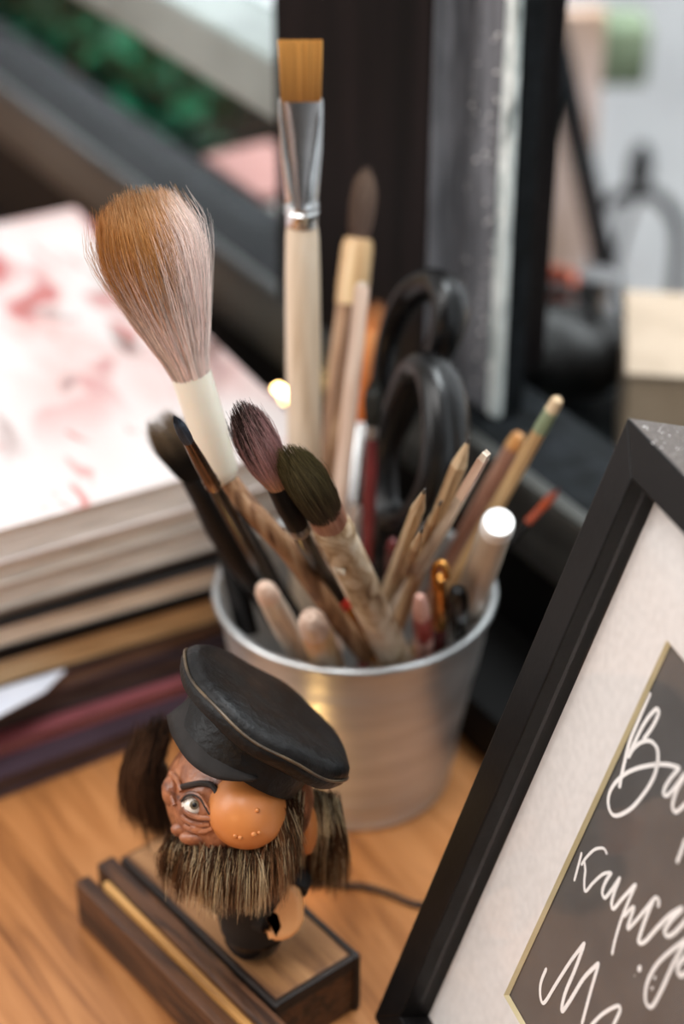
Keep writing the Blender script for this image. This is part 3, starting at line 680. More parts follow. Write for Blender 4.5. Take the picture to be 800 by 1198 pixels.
# --- H eyeliner brush
S = Stick((203, 486), .646, (336, 722), zlow=.097, rad=.0034)
S.thing('eyeliner_brush', 'slim liner brush with slate blue tip and bronze ferrule over the white ferrule', 'brush', BR)
pr = S.prof([(222, 517, 12), (219, 512, 15), (214, 503, 15), (208, 494, 11), (203, 486, 3)])
bristles(S, 'bristles', pr, 400, lambda h, x, y, t: mixc(srgb((34, 42, 54)), srgb((86, 100, 116)), t * .7), seed=7, spread=.03, core=.97, r0=.0001)
S.part('ferrule', M['bronze'], [(220, 513, 12), (221, 515, 13), (235, 538, 17), (246, 556, 18), (248, 559, 20), (250, 562, 18), (252, 565, 20), (254, 568, 17)], 18)
S.part('handle', M['gloss'], [(253, 567, 16), (262, 580, 18), (280, 608, 18), (310, 652, 16), (340, 697, 13)], 18, lo=True)
# --- I dark fluffy brush behind
S = Stick((188, 494), .735, (312, 690), zlow=.0965, ends=.785, rad=.0068)
S.thing('fluffy_brush', 'dark brown frayed brush with thick black handle behind the slim liner brush', 'brush', BR)
pr = S.prof([(230, 556, 28), (222, 545, 40), (212, 528, 46), (203, 515, 47), (196, 504, 44), (187, 491, 34)])
bristles(S, 'bristles', pr, 900, lambda h, x, y, t: mixc(srgb((20, 16, 13)), srgb((134, 112, 86)), t * .5 * h + (h - .55) * 1.2), seed=8, spread=.3, stray=.35, r0=.0002, tipvar=.6, core=.5)
S.part('ferrule', M['matteblk'], [(229, 554, 32), (230, 558, 36), (246, 582, 40)], 20)
S.part('handle', M['matteblk'], [(245, 581, 40), (264, 608, 50), (288, 645, 50), (314, 690, 42)], 20, lo=True)
# --- J purple brush
S = Stick((280, 474), .655, (352, 622), zlow=.13, ends=.700)
S.thing('purple_brush', 'short dark-tipped purplish brush with black ferrule in front of the cream ferrule', 'brush', BR)
pr = S.prof([(322, 572, 24), (317, 560, 34), (309, 542, 46), (300, 520, 50), (292, 500, 46), (286, 486, 36), (281, 473, 16)])
BK, PU, TB = srgb((46, 34, 29)), srgb((176, 134, 132)), srgb((190, 146, 108))
def colJ(h, x, y, t):
    c = mixc(TB, PU, h * 3.2); c = mixc(c, BK, (h - .40 - .18 * (x > .0)) * 2.6 + (t - .45) * 1.6 - .2 * (x > .2))
    return mixc(c, srgb((206, 176, 168)), .5 if t > .93 else 0)
bristles(S, 'bristles', pr, 1700, colJ, seed=9, spread=.26, stray=.2, r0=.00016, r1=.00005, tipvar=.45, core=.62)
S.part('ferrule', M['matteblk'], [(320, 568, 26), (322, 572, 29), (335, 596, 30), (346, 614, 26), (348, 618, 24)], 22)
S.part('ferrule_ring', M['silverdull'], [(347, 616, 25), (349, 619, 26), (351, 623, 24)], 20)
xf = inv(S.B, S.R); hp_ = [P(349, 619, .6995), P(362, 645, .717), P(382, 677, .748), P(405, 712, .766), P(426, 752, .786)]
hp_.append(hp_[-1] + (hp_[-1] - hp_[-2]).normalized() * .012)
pts = [xf @ q for q in spline(hp_, 8)]; nP = len(pts)
b = MB(); b.tube(pts[:24], [lerp(.0032, .0036, k / 23) for k in range(24)], 14); b.build('handle', M['gloss'], S.e)
b = MB(); b.tube(pts[21:24], .00385, 14); b.build('red_band', M['redband'], S.e)['label'] = 'bright red band'
b = MB(); b.tube(pts[23:], [lerp(.0036, .003, k / (nP - 24)) for k in range(nP - 23)], 14); b.build('handle_end', M['brass'], S.e)['label'] = 'glossy orange-brown lower handle'
# --- K olive angled brush with bark handle
S = Stick((342, 520), .656, (460, 764), zlow=.097, rad=.0074)
S.thing('bark_brush', 'dark olive angled brush with peeling pale birch-bark handle', 'brush', BR)
pr = S.prof([(388, 614, 34), (380, 598, 44), (370, 578, 52), (360, 556, 54), (352, 540, 44), (345, 526, 22)])
bristles(S, 'bristles', pr, 1500, lambda h, x, y, t: mixc(mixc(srgb((58, 44, 34)), srgb((44, 39, 24)), h * 1.4), srgb((132, 120, 80)), (t * .5 + (h - .6) * .8)), seed=10, spread=.10, stray=.02, r0=.00018, core=.8,
         curve=lambda h: (-.0025 * h * h - .0006 * h, 0), tipvar=.22)
S.part('ferrule', M['rosewood'], [(374, 594, 42), (380, 600, 44), (386, 617, 44)], 24)
S.part('handle', M['birch'], [(383, 609, 40), (384, 612, 46), (390, 626, 48), (394, 634, 45), (400, 646, 46), (420, 686, 43), (426, 698, 41), (445, 735, 40), (462, 770, 38)], 32, wob=.018, lo=True)
# peeling flakes on the bark
b = MB(); rr = random.Random(12)
for (u, v, a0, wd, ln, lift) in ((393, 654, -1.85, .55, .0030, .0010),):
    z0, r = S.zr(u, v, 45); vs = []; fs = []
    for i in range(9):
        for j in range(5):
            a = a0 + wd * (i / 8 - .5); zz = z0 - ln * (j / 4 - .5) * (1 + .5 * math.sin(i * 2.3)) + .0006 * math.sin(i * 1.7)
            R_ = r * 1.03 + .0003 + lift * (j / 4) * (.5 + .5 * math.sin(i * 1.1 + 1))
            vs.append((R_ * math.cos(a), R_ * math.sin(a), zz))
    for i in range(8):
        for j in range(4): fs.append((i * 5 + j, i * 5 + j + 1, (i + 1) * 5 + j + 1, (i + 1) * 5 + j))
    b.add(vs, fs)
o = b.build('peeling_bark', M['peel'], S.e, weld=False); md = o.modifiers.new('thickness', 'SOLIDIFY'); md.thickness = .0003
# --- pencils
def pencil(tip, cone, low, dt, w, m, label, coneMat=None, leadMat=None, zlow=.0965, seg=6, name='pencil', ends=None, rough=True):
    S = Stick(tip, dt, low, zlow, ends=ends); S.thing(name, label, 'pencil', PC)
    tl = .18
    q = lambda f: (lerp(tip[0], cone[0], f), lerp(tip[1], cone[1], f))
    if cone:
        S.part('lead', leadMat or M['lead'], [(*q(0), 2.5), (*q(.22), 5)], 8)
        S.part('sharpened_cone', coneMat or M['pencilwood'], [(*q(.2), 5), (*q(.55), w * .62), (*q(1), w * .96)], 10, wob=.06)
        S.part('barrel', m, [(*q(.98), w), (*low, w * .92)], seg, lo=True, angle=25)
    return S
pencil((497, 572), (490, 596), (452, 696), .678, 18, M['pencilwood'], 'leftmost of the sharpened raw-wood pencils, dark lead up', zlow=.0985)
pencil((516, 586), (507, 610), (470, 694), .705, 14, M['darkpencil'], 'brown wooden pencil between the leftmost sharpened pencil and the long pale stick')
pencil((494, 618), (488, 640), (468, 690), .672, 13, M['darkpencil'], 'shortest brown pencil tucked in front of two taller sharpened pencils')
pencil((549, 512), (537, 544), (494, 656), .700, 20, M['darkpencil'], 'tallest sharpened pencil with long pale whittled point', ends=.756)
S = Stick((569, 530), .672, (462, 716), zlow=.097)
S.thing('wooden_stick', 'long pale square stick crossing in front of the sharpened pencils', 'stick', PC)
S.part('shaft', M['greywood'], [(569, 530, 11), (567, 534, 13), (540, 582, 15), (462, 716, 19)], 4, lo=True, smooth=False)
S.part('whittled_face', M['pinkwood'], [(566, 537, 14.5), (548, 567, 16.2), (540, 581, 15)], 4, smooth=False)
S = Stick((652, 468), .745, (533, 676), zlow=.0975)
S.thing('wooden_stick', 'long tan stick with pale tip reaching farthest to the right', 'stick', PC)
S.part('shaft', M['tanwood'], [(640, 490, 17), (600, 560, 18), (533, 676, 16)], 8, lo=True)
S.part('pale_tip', M['pencilwood'], [(653, 467, 12), (651, 470, 16), (639, 492, 17.6)], 8)
b = S.part('paint_stain', M['green'], [(645, 480, 17.9), (632, 504, 18.4)], 8); b['label'] = 'grey-green paint stain near the tip'
S = Stick((607, 510), .80, (530, 650), zlow=.0985, rad=.0042)
S.thing('wooden_stick', 'brown stick with orange end behind the long tan stick', 'stick', PC)
S.part('shaft', M['rosewood'], [(600, 522, 20), (575, 568, 22), (530, 650, 20)], 12, lo=True)
S.part('orange_end', M['ochre'], [(608, 508, 12), (606, 511, 17), (599, 524, 20.5)], 12)
# --- M white capped tube
S = Stick((583, 612), .702, (546, 712), zlow=.0985, rad=.0074)
S.thing('marker_pen', 'thick ivory marker with white rounded cap at the right rim', 'marker', PC)
S.part('barrel', M['ivory'], [(582, 617.5, 40), (562, 668, 39), (546, 712, 36)], 24, lo=True)  # darker ivory carries the shade on the barrel, white end the top light
S.part('cap', M['white'], [(584.5, 611, 37), (584, 612, 40), (583, 614.5, 41.5), (581.5, 619, 41.5)], 28)
# --- N brass hook brush
S = Stick((514, 658), .735, (514, 745), zlow=.0975, rad=.0036)
S.thing('hooked_tool', 'short tool with orange hook, brass ferrule and dark red handle', 'tool', PC)
xf = inv(S.B, S.R)
b = MB(); b.tube([xf @ q for q in spline([P(511, 690, .746), P(508, 676, .742), P(509, 664, .739), P(515, 659, .738), P(521, 664, .738), P(522, 676, .740)], 6)], .0017, 10)
b.build('hook', M['brass'], S.e)
S.part('ferrule', M['brass'], [(512, 676, 12), (512, 684, 16), (513, 715, 18), (513, 727, 20), (513, 731, 19)], 16)
S.part('handle', M['maroon'], [(513, 730, 18), (514, 752, 18)], 16, lo=True)
# --- O red pencil
S = Stick((491, 697), .738, (496, 758), zlow=.0955, rad=.0040)
S.thing('red_pencil', 'short red pencil with blunt pink end at the front rim', 'pencil', PC)
S.part('blunt_end', M['pinkend'], [(491, 697, 9), (491, 700, 15), (492, 712, 20), (492, 720, 21)], 14)
S.part('barrel', M['red'], [(492, 719, 22), (494, 745, 22), (496, 762, 21)], 6, lo=True, angle=25)
S.part('foil_stamp', M['pinkend'], [(495, 746, 22.6), (496, 760, 21.6)], 6)
# --- Q black cap
S = Stick((535, 694), .742, (536, 736), zlow=.0975, rad=.0045)
S.thing('black_pen', 'black pen with round grey-black cap beside the ivory marker', 'pen', PC)
S.part('cap', M['matteblk'], [(535, 690, 12), (535, 693, 21), (535, 699, 25), (535, 710, 25)], 18)
S.part('barrel', M['gloss'], [(535, 709, 23), (536, 735, 22)], 18, lo=True)
# --- R, S blunt sticks front left
S = Stick((309, 688), .745, (344, 752), zlow=.0965, rad=.0054)
S.thing('paint_stick', 'thick grey-tan blunt stick at the left front rim', 'stick', PC)
S.part('shaft', M['greywood'], [(312, 694, 27), (325, 718, 30), (344, 752, 29)], 20, lo=True)
S.part('rounded_end', M['pinkwood'], [(307, 685, 10), (308, 687, 20), (310, 691, 26), (314, 698, 28.4)], 20)
S = Stick((364, 724), .734, (380, 766), zlow=.0955, rad=.0066)
S.thing('paint_stick', 'short fat ochre-streaked blunt stick at the front rim', 'stick', PC)
S.part('shaft', M['ochre'], [(367, 733, 34), (373, 750, 37), (380, 768, 36)], 20, lo=True)
S.part('rounded_end', M['pinkwood'], [(363, 721, 14), (364, 723, 26), (365, 727, 33), (368, 736, 36)], 20)
# --- T black handle at left
S = Stick((256, 596), .80, (285, 720), zlow=.095, rad=.0054)
S.thing('black_brush', 'thick black brush handle against the left inside of the bucket', 'brush', BR)
S.part('handle', M['matteblk'], [(257, 600, 18), (262, 625, 25), (275, 680, 28), (284, 726, 26)], 18, lo=True)
S.part('ferrule', M['silverdull'], [(254, 590, 12), (257, 601, 19)], 16)
S = Stick((262, 600), .775, (322, 706), zlow=.096)
S.thing('wooden_stick', 'thin reddish-brown stick under the thick black handle', 'stick', PC)
S.part('shaft', M['rosewood'], [(262, 600, 8), (264, 604, 11), (322, 706, 12)], 10, lo=True)
S.part('worn_end', M['pinkwood'], [(261, 598, 7), (263, 602, 10.5)], 10)
# --- V leaning orange tip brush outside right
S = Stick((655, 571), .80, (556, 676), zlow=.1045, rad=.0026)
S.thing('liner_brush', 'thin dark brush with orange-red tip leaning low over the right rim', 'brush', BR)
pr = S.prof([(632, 597, 8), (640, 588, 11), (648, 579, 10), (655, 571, 3)])
bristles(S, 'bristles', pr, 200, lambda h, x, y, t: mixc(srgb((190, 84, 44)), srgb((96, 34, 28)), h * 1.3 - .3 + .3 * t), seed=13, spread=.04, core=.97)
S.part('ferrule', M['orangered'], [(633, 596, 9), (618, 613, 10)], 12)
S.part('handle', M['gloss'], [(619, 612, 9), (566, 672, 13)], 14, lo=True)
# --- pencils and handles filling the middle of the cup
for (tp, dt, lw, w, m, lb) in (((460, 632), .79, (458, 672), 16, 'maroon', 'dark red handle end low in the middle of the bucket'),
                               ((370, 590), .80, (390, 664), 14, 'ochre', 'short ochre handle end behind the bark-handled brush')):
    S = Stick(tp, dt, lw, zlow=.0965); S.thing('handle_end', lb, 'brush handle', BR)
    S.part('handle', M[m], [(tp[0], tp[1], w * .4), (lerp(tp[0], lw[0], .06), lerp(tp[1], lw[1], .06), w * .8), (lerp(tp[0], lw[0], .2), lerp(tp[1], lw[1], .2), w), (*lw, w)], 14, lo=True)

# ------------------------------------------------------------------ scissors
def scissors():
    foot = tab(452, 700, .03)
    e = empty('scissors', foot, None, 'scissors with glossy black handles standing in the bucket, loops up', 'scissors')
    xf = inv(foot)
    def ring(pts, d0, d1, r, fl):
        us = [p[0] for p in pts]; lo, hi = min(us), max(us)
        return [xf @ P(u, v, lerp(d0, d1, (u - lo) / (hi - lo))) for u, v in pts]
    cn = [(446, 500), (447, 450), (455, 395), (474, 352), (498, 335), (520, 338), (527, 362), (519, 398), (502, 432), (484, 465), (466, 505), (452, 530)]
    c1 = spline(ring(cn, .845, .800, .004, .6), 6, True)
    def radii(c, cn, base):
        n = len(c); out = []
        us = [proj(q + foot)[0] for q in c]; lo, hi = min(us), max(us)
        return [base * lerp(.62, 1.3, ((u - lo) / (hi - lo)) ** 1.5) for u in us]
    b = MB(); b.tube(c1, radii(c1, cn, .0058), 14, closed=True, flat=1.5)
    b.tube([xf @ q for q in spline([P(450, 510, .843), P(447, 570, .840), P(446, 620, .842), P(444, 660, .845)], 6)], [.0050, .0056, .006, .006, .006, .006, .0058, .0056, .0056, .0055, .0055, .0055, .0055, .0054, .0053, .0052, .0052, .005, .005], 14)
    b.build('handle', M['scissor'], e)
    cn2 = [(452, 590), (449, 545), (458, 500), (474, 460), (492, 434), (508, 438), (519, 470), (521, 515), (515, 555), (500, 585), (480, 604), (462, 606)]
    c2 = spline(ring(cn2, .812, .775, .004, .6), 6, True)
    b = MB(); b.tube(c2, radii(c2, cn2, .0072), 14, closed=True, flat=1.4)
    b.tube([xf @ q for q in spline([P(466, 600, .805), P(456, 622, .812), P(448, 645, .822), P(444, 668, .832)], 6)], [.0068] * 7 + [.0062] * 6 + [.0056] * 6, 14)
    b.build('handle', M['scissor'], e)
    piv = P(441, 690, .842)
    for dx, a in ((-.002, .05), (.002, -.05)):
        base = piv + Vector((dx, 0, 0)); tipb = Vector((.012 + dx * 3, .012, .012))
        ax = (tipb - base).normalized(); side = ax.cross(Vector((0, 1, 0))).normalized(); nn = Vector((0, 1, 0)) * (.0009 if dx > 0 else -.0009)
        up = base - ax * .03
        o = [xf @ q for q in (up - side * .004 + nn, base - side * .006 + nn, lerp(base, tipb, .7) - side * .004 + nn, tipb + nn, lerp(base, tipb, .6) + side * .003 + nn, base + side * .005 + nn, up + side * .004 + nn)]
        MB().prism(o, nn * 1.6).build('blade', M['steel'], e, smooth=False)
    q = xf @ piv
    MB().lathe([(-.003, 0), (-.003, .003), (.003, .003), (.0036, .002), (.0036, 0)], 14).build('pivot_screw', M['steel'], e, xf=Matrix.Translation(q) @ Matrix.Rotation(PI / 2, 4, 'X'))
scissors()

# ------------------------------------------------------------------ framed lettering
BE = math.radians(20); bx = Vector((math.sin(BE), -math.cos(BE), 0)); ex = Vector((-bx.y, bx.x, 0)); PHI = math.radians(19)
wx = Z * math.cos(PHI) + ex * math.sin(PHI); nx = bx.cross(wx)
FR = axes(bx, wx, nx)
FH, FW, FD = .2614, .2614, .042
MATOFF = -.0125
F0 = tab(437, 1190, math.sin(PHI) * FD + .0002)
FW = .2614
frame = empty('picture_frame', F0, FR, 'black box frame with white mat and white script lettering leaning at the right', 'picture frame')
def frect(b, x0, x1, y0, y1, z0, z1): b.box(((x0 + x1) / 2, (y0 + y1) / 2, (z0 + z1) / 2), (abs(x1 - x0), abs(y1 - y0), abs(z1 - z0)))
FWI = .0145
def rail_(name, outline_xy, m):
    """one mitred frame side, front at z=0, depth FD; lip 1.6 mm thick wall inside"""
    b = MB(); b.prism([(x, y, 0) for x, y in outline_xy], (0, 0, -FD)); return b.build(name, m, frame, bevel=.0006, smooth=False)
w_, h_, f_ = FW, FH, FWI
rail_('side_rail', [(0, 0), (f_, f_), (f_, h_ - f_), (0, h_)], M['framblack'])
rail_('side_rail', [(w_, 0), (w_, h_), (w_ - f_, h_ - f_), (w_ - f_, f_)], M['framblack'])
rail_('bottom_rail', [(0, 0), (w_, 0), (w_ - f_, f_), (f_, f_)], M['framblack'])
tr = rail_('top_rail', [(0, h_), (f_, h_ - f_), (w_ - f_, h_ - f_), (w_, h_)], M['framblack'])
tr.data.materials.append(M['frametop'])
for pg_ in tr.data.polygons:
    if pg_.normal.y > .95: pg_.material_index = 1
# dust lying on the top edge
b = MB(); rr = random.Random(21)
for k in range(650):
    b.ball((rr.uniform(.0, FW), FH + .00005, -rr.random() ** 1.0 * FD), rr.uniform(.00008, .00032) * (1.6 if rr.random() < .06 else 1), 5, 3)
o = b.build('dust', M['white'], tr, weld=False); o['kind'] = 'stuff'; o['label'] = 'pale dust specks on the top edge'
MB().box((w_ / 2, h_ / 2, -FD + .0015), (w_ - 2 * f_ - .0004, h_ - 2 * f_ - .0004, .002)).build('backing_board', M['brownwood'], frame, smooth=False)
# mat board with a bevelled window
PX0, PY0, PY1 = .0488, .0577, .2070; PX1 = FW - PX0
mb = MB(); a = f_ - .0; zt, zb = MATOFF, MATOFF - .0014; bv = .0011
O = [(a, a), (w_ - a, a), (w_ - a, h_ - a), (a, h_ - a)]; I = [(PX0 - bv, PY0 - bv), (PX1 + bv, PY0 - bv), (PX1 + bv, PY1 + bv), (PX0 - bv, PY1 + bv)]
mb.add([(x, y, zt) for x, y in O] + [(x, y, zt) for x, y in I] + [(x, y, zb) for x, y in O], [(i, (i + 1) % 4, 4 + (i + 1) % 4, 4 + i) for i in range(4)] + [(i, 8 + i, 8 + (i + 1) % 4, (i + 1) % 4) for i in range(4)])
mb.build('mat_board', M['mat'], frame, smooth=False)
J = [(PX0, PY0), (PX1, PY0), (PX1, PY1), (PX0, PY1)]
cb = MB(); cb.add([(x, y, zt) for x, y in I] + [(x, y, zb) for x, y in J], [(i, (i + 1) % 4, 4 + (i + 1) % 4, 4 + i) for i in range(4)])
cb.build('mat_bevel', M['matcore'], frame, smooth=False)['label'] = 'cream bevelled inner edge of the mat'
PZ = zb - .0004
pic = MB().box((w_ / 2, h_ / 2, PZ - .0004), (PX1 - PX0 + .01, PY1 - PY0 + .01, .0008)).build('print', M['chalk'], frame, smooth=False)
pic['label'] = 'dark grey print with white handwriting'
def ink():
    zA = lambda x, y: (690 + x / 6.655, 790 + y / 6.655); zB = lambda x, y: (650 + x / 5.333, 970 + y / 5.333); zC = lambda x, y: (600 + x / 4, 1070 + y / 4)
    S_ = [
     (zA, 34, [(470, 138), (430, 230), (370, 370), (310, 520), (270, 680), (248, 780), (230, 880)]),
     (zA, 32, [(310, 610), (350, 520), (410, 400), (470, 310), (522, 262), (535, 300), (500, 380), (455, 450), (415, 500)]),
     (zA, 32, [(300, 640), (340, 570), (405, 520), (470, 512), (520, 560), (532, 640), (515, 745), (480, 830), (430, 910), (330, 1030), (220, 1092), (165, 1070), (143, 985), (165, 890), (235, 800), (340, 735), (480, 700), (600, 695), (702, 722)]),
     (zA, 30, [(700, 725), (640, 790), (588, 870), (575, 925), (610, 930), (680, 850), (745, 760)]),
     (zA, 30, [(735, 790), (675, 900), (645, 1010), (662, 1062), (700, 1045), (760, 985)]),
     (zB, 19, [(163, 148), (142, 230), (116, 325)]),
     (zB, 18, [(320, 155), (308, 128), (285, 118), (240, 130), (190, 180), (160, 225)]),
     (zB, 20, [(180, 205), (186, 260), (180, 320), (186, 388), (235, 335), (295, 282), (345, 270)]),
     (zB, 24, [(350, 272), (315, 325), (292, 390), (308, 428), (350, 380), (405, 300)]),
     (zB, 24, [(402, 305), (365, 400), (350, 470), (365, 495), (420, 430), (502, 342)]),
     (zB, 20, [(502, 345), (460, 440), (412, 560), (375, 680), (352, 785)]),
     (zB, 22, [(428, 545), (462, 505), (490, 488), (470, 550), (450, 622), (500, 575), (570, 490), (622, 430), (644, 445), (640, 488)]),
     (zB, 25, [(612, 440), (570, 540), (528, 660), (520, 708), (560, 700), (640, 610), (720, 532), (795, 490)]),
     (zB, 25, [(790, 500), (725, 565), (682, 635), (700, 668), (750, 640), (830, 550)]),
     (zB, 24, [(812, 60), (785, 140), (757, 210)]),
     (zC, 18, [(840, 90), (790, 160), (745, 245), (700, 345), (652, 430), (622, 405), (628, 325), (670, 240), (740, 170), (840, 95)]),
     (zC, 18, [(158, 252), (132, 320), (130, 385), (148, 412), (200, 330), (270, 220), (338, 130)]),
     (zC, 20, [(337, 132), (295, 250), (245, 370), (230, 452), (270, 400), (335, 295), (405, 225)]),
     (zC, 18, [(403, 230), (365, 360), (322, 520)]),
     (zC, 17, [(365, 520), (425, 462), (490, 428), (502, 450), (470, 520)]),
     (zC, 22, [(815, 190), (775, 240), (785, 285), (840, 250)]),
    ]
    b = MB(); zc = PZ + .00012; hl = .00006
    def blob(path, rad):
        n = len(path); vs = []; 
        for k in range(n):
            t = (path[min(k + 1, n - 1)] - path[max(k - 1, 0)]).normalized(); s = Vector((-t.y, t.x, 0)); r = rad * (.72 + .28 * abs(s.x)) * (1 if 0 < k < n - 1 else .55)
            c = Vector((path[k].x, path[k].y, zc + .000004 * blob.n)); vs += [c + s * r, c - s * r]
        b.add(vs, [(2 * k, 2 * k + 1, 2 * k + 3, 2 * k + 2) for k in range(n - 1)])
        b.add([v - Z_ * .0001 for v in vs], [(2 * k, 2 * k + 2, 2 * k + 3, 2 * k + 1) for k in range(n - 1)])
        blob.n += 1
    blob.n = 0; Z_ = Vector((0, 0, 1))
    for zf, wd, pts in S_:
        q = []
        for x, y in pts:
            u, v = zf(x, y); sx, sy = fr(u, v, PZ); q.append(Vector((sx, sy, 0)))
        sc = 6.655 if zf is zA else 5.333 if zf is zB else 4
        q = spline(q, 6); ext0 = (q[0] - q[1]).normalized() * .0002; q[0] = q[0] + ext0
        blob(q, wd / sc / 2 * .64 / FP * 1.12)
    for x, y, r in ((593, 253, 13), (665, 295, 7), (652, 345, 7), (571, 285, 3)):
        u, v = zC(x, y); sx, sy = fr(u, v, PZ); rr_ = r / 4 * .66 / FP
        b.add([(sx + rr_ * math.cos(a), sy + rr_ * 1.25 * math.sin(a), zc) for a in [2 * PI * k / 16 for k in range(16)]], [tuple(range(16))])
    o = b.build('lettering', M['ink'], pic, smooth=False, weld=False); o['label'] = 'white hand lettered words'
def fr(u, v, off):
    r = ray(u, v); t = (off - nx.dot(CAM - F0)) / nx.dot(r); q = CAM + r * t - F0; return q.dot(bx), q.dot(wx)
ink()
MB().box((w_ / 2, h_ / 2, -.0068), (w_ - 2 * f_ - .0002, h_ - 2 * f_ - .0002, .0016)).build('glass', M['fglass'], frame, smooth=False)

# ------------------------------------------------------------------ wooden stand
C1, C2 = tab(92, 1080), tab(204, 1196); BD = (C1 - C2).normalized(); BL = Vector((-BD.y, BD.x, 0)) * -1
if BL.x < 0: BL = -BL
SR = axes(BD, -BL, Z)      # local x away along the stand, local -y to the right
stand = empty('wooden_stand', C2 + Z * .0003, SR, 'burnt-edged slatted wooden block under the bearded figurine', 'stand')
def sbox(name, a0, a1, l0, l1, z0, z1, m, bev=.0012, par=None, lab=None):
    o = MB().box(((a0 + a1) / 2, -(l0 + l1) / 2, (z0 + z1) / 2), (a1 - a0, l1 - l0, z1 - z0)).build(name, m, par or stand, bevel=bev, smooth=False)
    if lab: o['label'] = lab
    return o
BH = .0285
sbox('slat', -.075, .0685, 0, .0068, 0, .0235, M['burnt'])
sbox('lit_strip', -.070, .058, .0069, .0096, 0, .0262, M['strip'], .0006, lab='pale strip between dark slats, coloured as a lit slat top')  # light falling on the slat top, put into a pale strip
sbox('slat', -.055, .0665, .0097, .0178, 0, BH + .0004, M['burnt'])
sbox('block', -.0395, .0640, .0200, .0598, 0, BH, M['burnt'], .0014)
sbox('block_top', -.0372, .062, .0222, .0575, BH - .001, BH + .0006, M['bareboard'], .0004)
sbox('edge', -.0395, .060, .0579, .0604, BH - .008, BH + .0012, M['char'], .0008)
sbox('edge', -.0402, -.0376, .0204, .0604, BH - .0055, BH + .0006, M['char'], .0008)
sbox('edge', -.0398, .063, .0190, .0212, BH - .006, BH + .0008, M['char'], .0008)
sbox('corner_post', -.0405, -.0370, .0573, .0607, 0, BH + .0010, M['char'], .0008)
sbox('corner_post', -.0405, -.0376, .0192, .0218, 0, BH + .0006, M['char'], .0008)

# ------------------------------------------------------------------ bearded figurine
ft = tab(297, 1112, BH + .0009)
fig = empty('figurine', ft, None, 'bearded figurine with big orange nose and black leather cap', 'figurine')
Q = lambda u, v, d: P(u, v, d) - ft
HC = P(280, 930, .691); HRAD = .0278
def on_head(u, v, lift=0.0):
    r = ray(u, v).normalized(); oc = CAM - HC; bq = oc.dot(r); cq = oc.length_squared - (HRAD + lift) ** 2; dsc = bq * bq - cq
    if dsc < 0: 
        p = CAM + r * (-bq); return HC + (p - HC).normalized() * (HRAD + lift) - ft
    return CAM + r * (-bq - math.sqrt(dsc)) - ft
# body: robe widening to two rounded black boots
hcl = HC - ft
b = MB(); b.lathe([(.010, .0105), (.014, .0125), (.03, .0145), (.05, .0150), (.064, .0118), (.073, .0085)], 28)
b.build('body', M['cloth'], fig)
b = MB(); b.ball((0, -.001, .0104), (.0112, .0112, .0100), 32, 20); b.build('rounded_foot', M['gloss'], fig)
b = MB(); b.ball(hcl, (HRAD * .98, HRAD, HRAD), 48, 32, disp=lambda d: .02 * math.sin(9 * d.x + 3) * math.sin(8 * d.z) - (.05 if d.z < -.6 else 0))
b.tube([hcl - Z * .02, hcl - Z * .034], .009, 16)
for (u, v, rx, ry) in ((214, 970, .0045, .003), (238, 968, .005, .0028), (202, 925, .004, .006), (232, 980, .007, .003)):
    b.ball(on_head(u, v, -.0018), (rx, ry, ry), 20, 12)
b.build('head', M['skin'], fig)
def lid(pts, r, m, name, lift=.0006, lab=None):
    o = MB().tube([on_head(u, v, lift) for u, v in pts] if len(pts) > 6 else [q for q in spline([on_head(u, v, lift) for u, v in pts], 6)], r, 8).build(name, m, fig)
    if lab: o['label'] = lab
eyec = on_head(227, 941, -.0022)
b = MB(); b.ball(eyec, (.0046, .0046, .0040), 24, 16); eye = b.build('eye', M['eyewhite'], fig)
tocam = (CAM - ft - eyec).normalized()
def disc(c, n, r, name, m, par, th=.0003):
    x = n.orthogonal().normalized(); y = n.cross(x); R = axes(x, y, n)
    return MB().lathe([(-th, r), (th * .4, r * .95), (th, r * .6), (th * 1.2, 0)], 20).build(name, m, par, xf=Matrix.Translation(c) @ R.to_4x4())
pn = (tocam + Vector((.02, 0, -.06))).normalized()
disc(eyec + pn * .00445, pn, .0017, 'iris', mat('grey_brown_iris', rgb(96, 84, 66), rgb(120, 106, 84), rough=.2, scale=900), eye)
disc(eyec + pn * .00475, pn, .0009, 'pupil', M['gloss'], eye)
lid([(211, 936), (217, 930), (226, 928), (235, 932), (241, 942), (247, 952)], .00085, M['skin'], 'eyelid', .0022)
lid([(212, 938), (217, 931.5), (226, 930), (234, 934), (240, 944), (245, 953)], .0004, M['char'], 'lash_line', .0028, 'dark line over the eye')
lid([(214, 945), (221, 952), (231, 956), (242, 957), (250, 958)], .0009, M['skin'], 'eyelid', .0018)
for pts in ([(213, 955), (222, 962), (234, 965), (246, 964)], [(216, 966), (228, 972), (240, 972), (249, 969)], [(200, 905), (208, 914), (212, 926)], [(192, 920), (200, 930), (204, 942)]):
    lid(pts, .0010, M['skin'], 'wrinkle', .0004)
lid([(213, 920.5), (224, 918), (236, 916.5), (247, 918.5), (252, 924), (254, 929)], .00115, M['char'], 'eyebrow', .0009, 'dark brown eyebrow')
b = MB(); b.ball(Q(289, 947, .6685), (.0143, .0143, .0140), 40, 28, disp=lambda d: .012 * math.sin(6 * d.x) * math.sin(5 * d.z))
for u, v, r in ((301, 948, .0009), (275, 978, .0008), (281, 980, .0009), (297, 976, .0011), (303, 974, .0008)):
    rv = ray(u, v).normalized(); b.ball(CAM + rv * ((Q(289, 947, .6685) + ft - CAM).dot(rv) - math.sqrt(max(1e-9, .0143 ** 2 - ((Q(289, 947, .6685) + ft - CAM) - rv * (Q(289, 947, .6685) + ft - CAM).dot(rv)).length_squared))) - ft, r, 10, 6)
b.build('nose', M['nose'], fig)['label'] = 'big round orange nose'
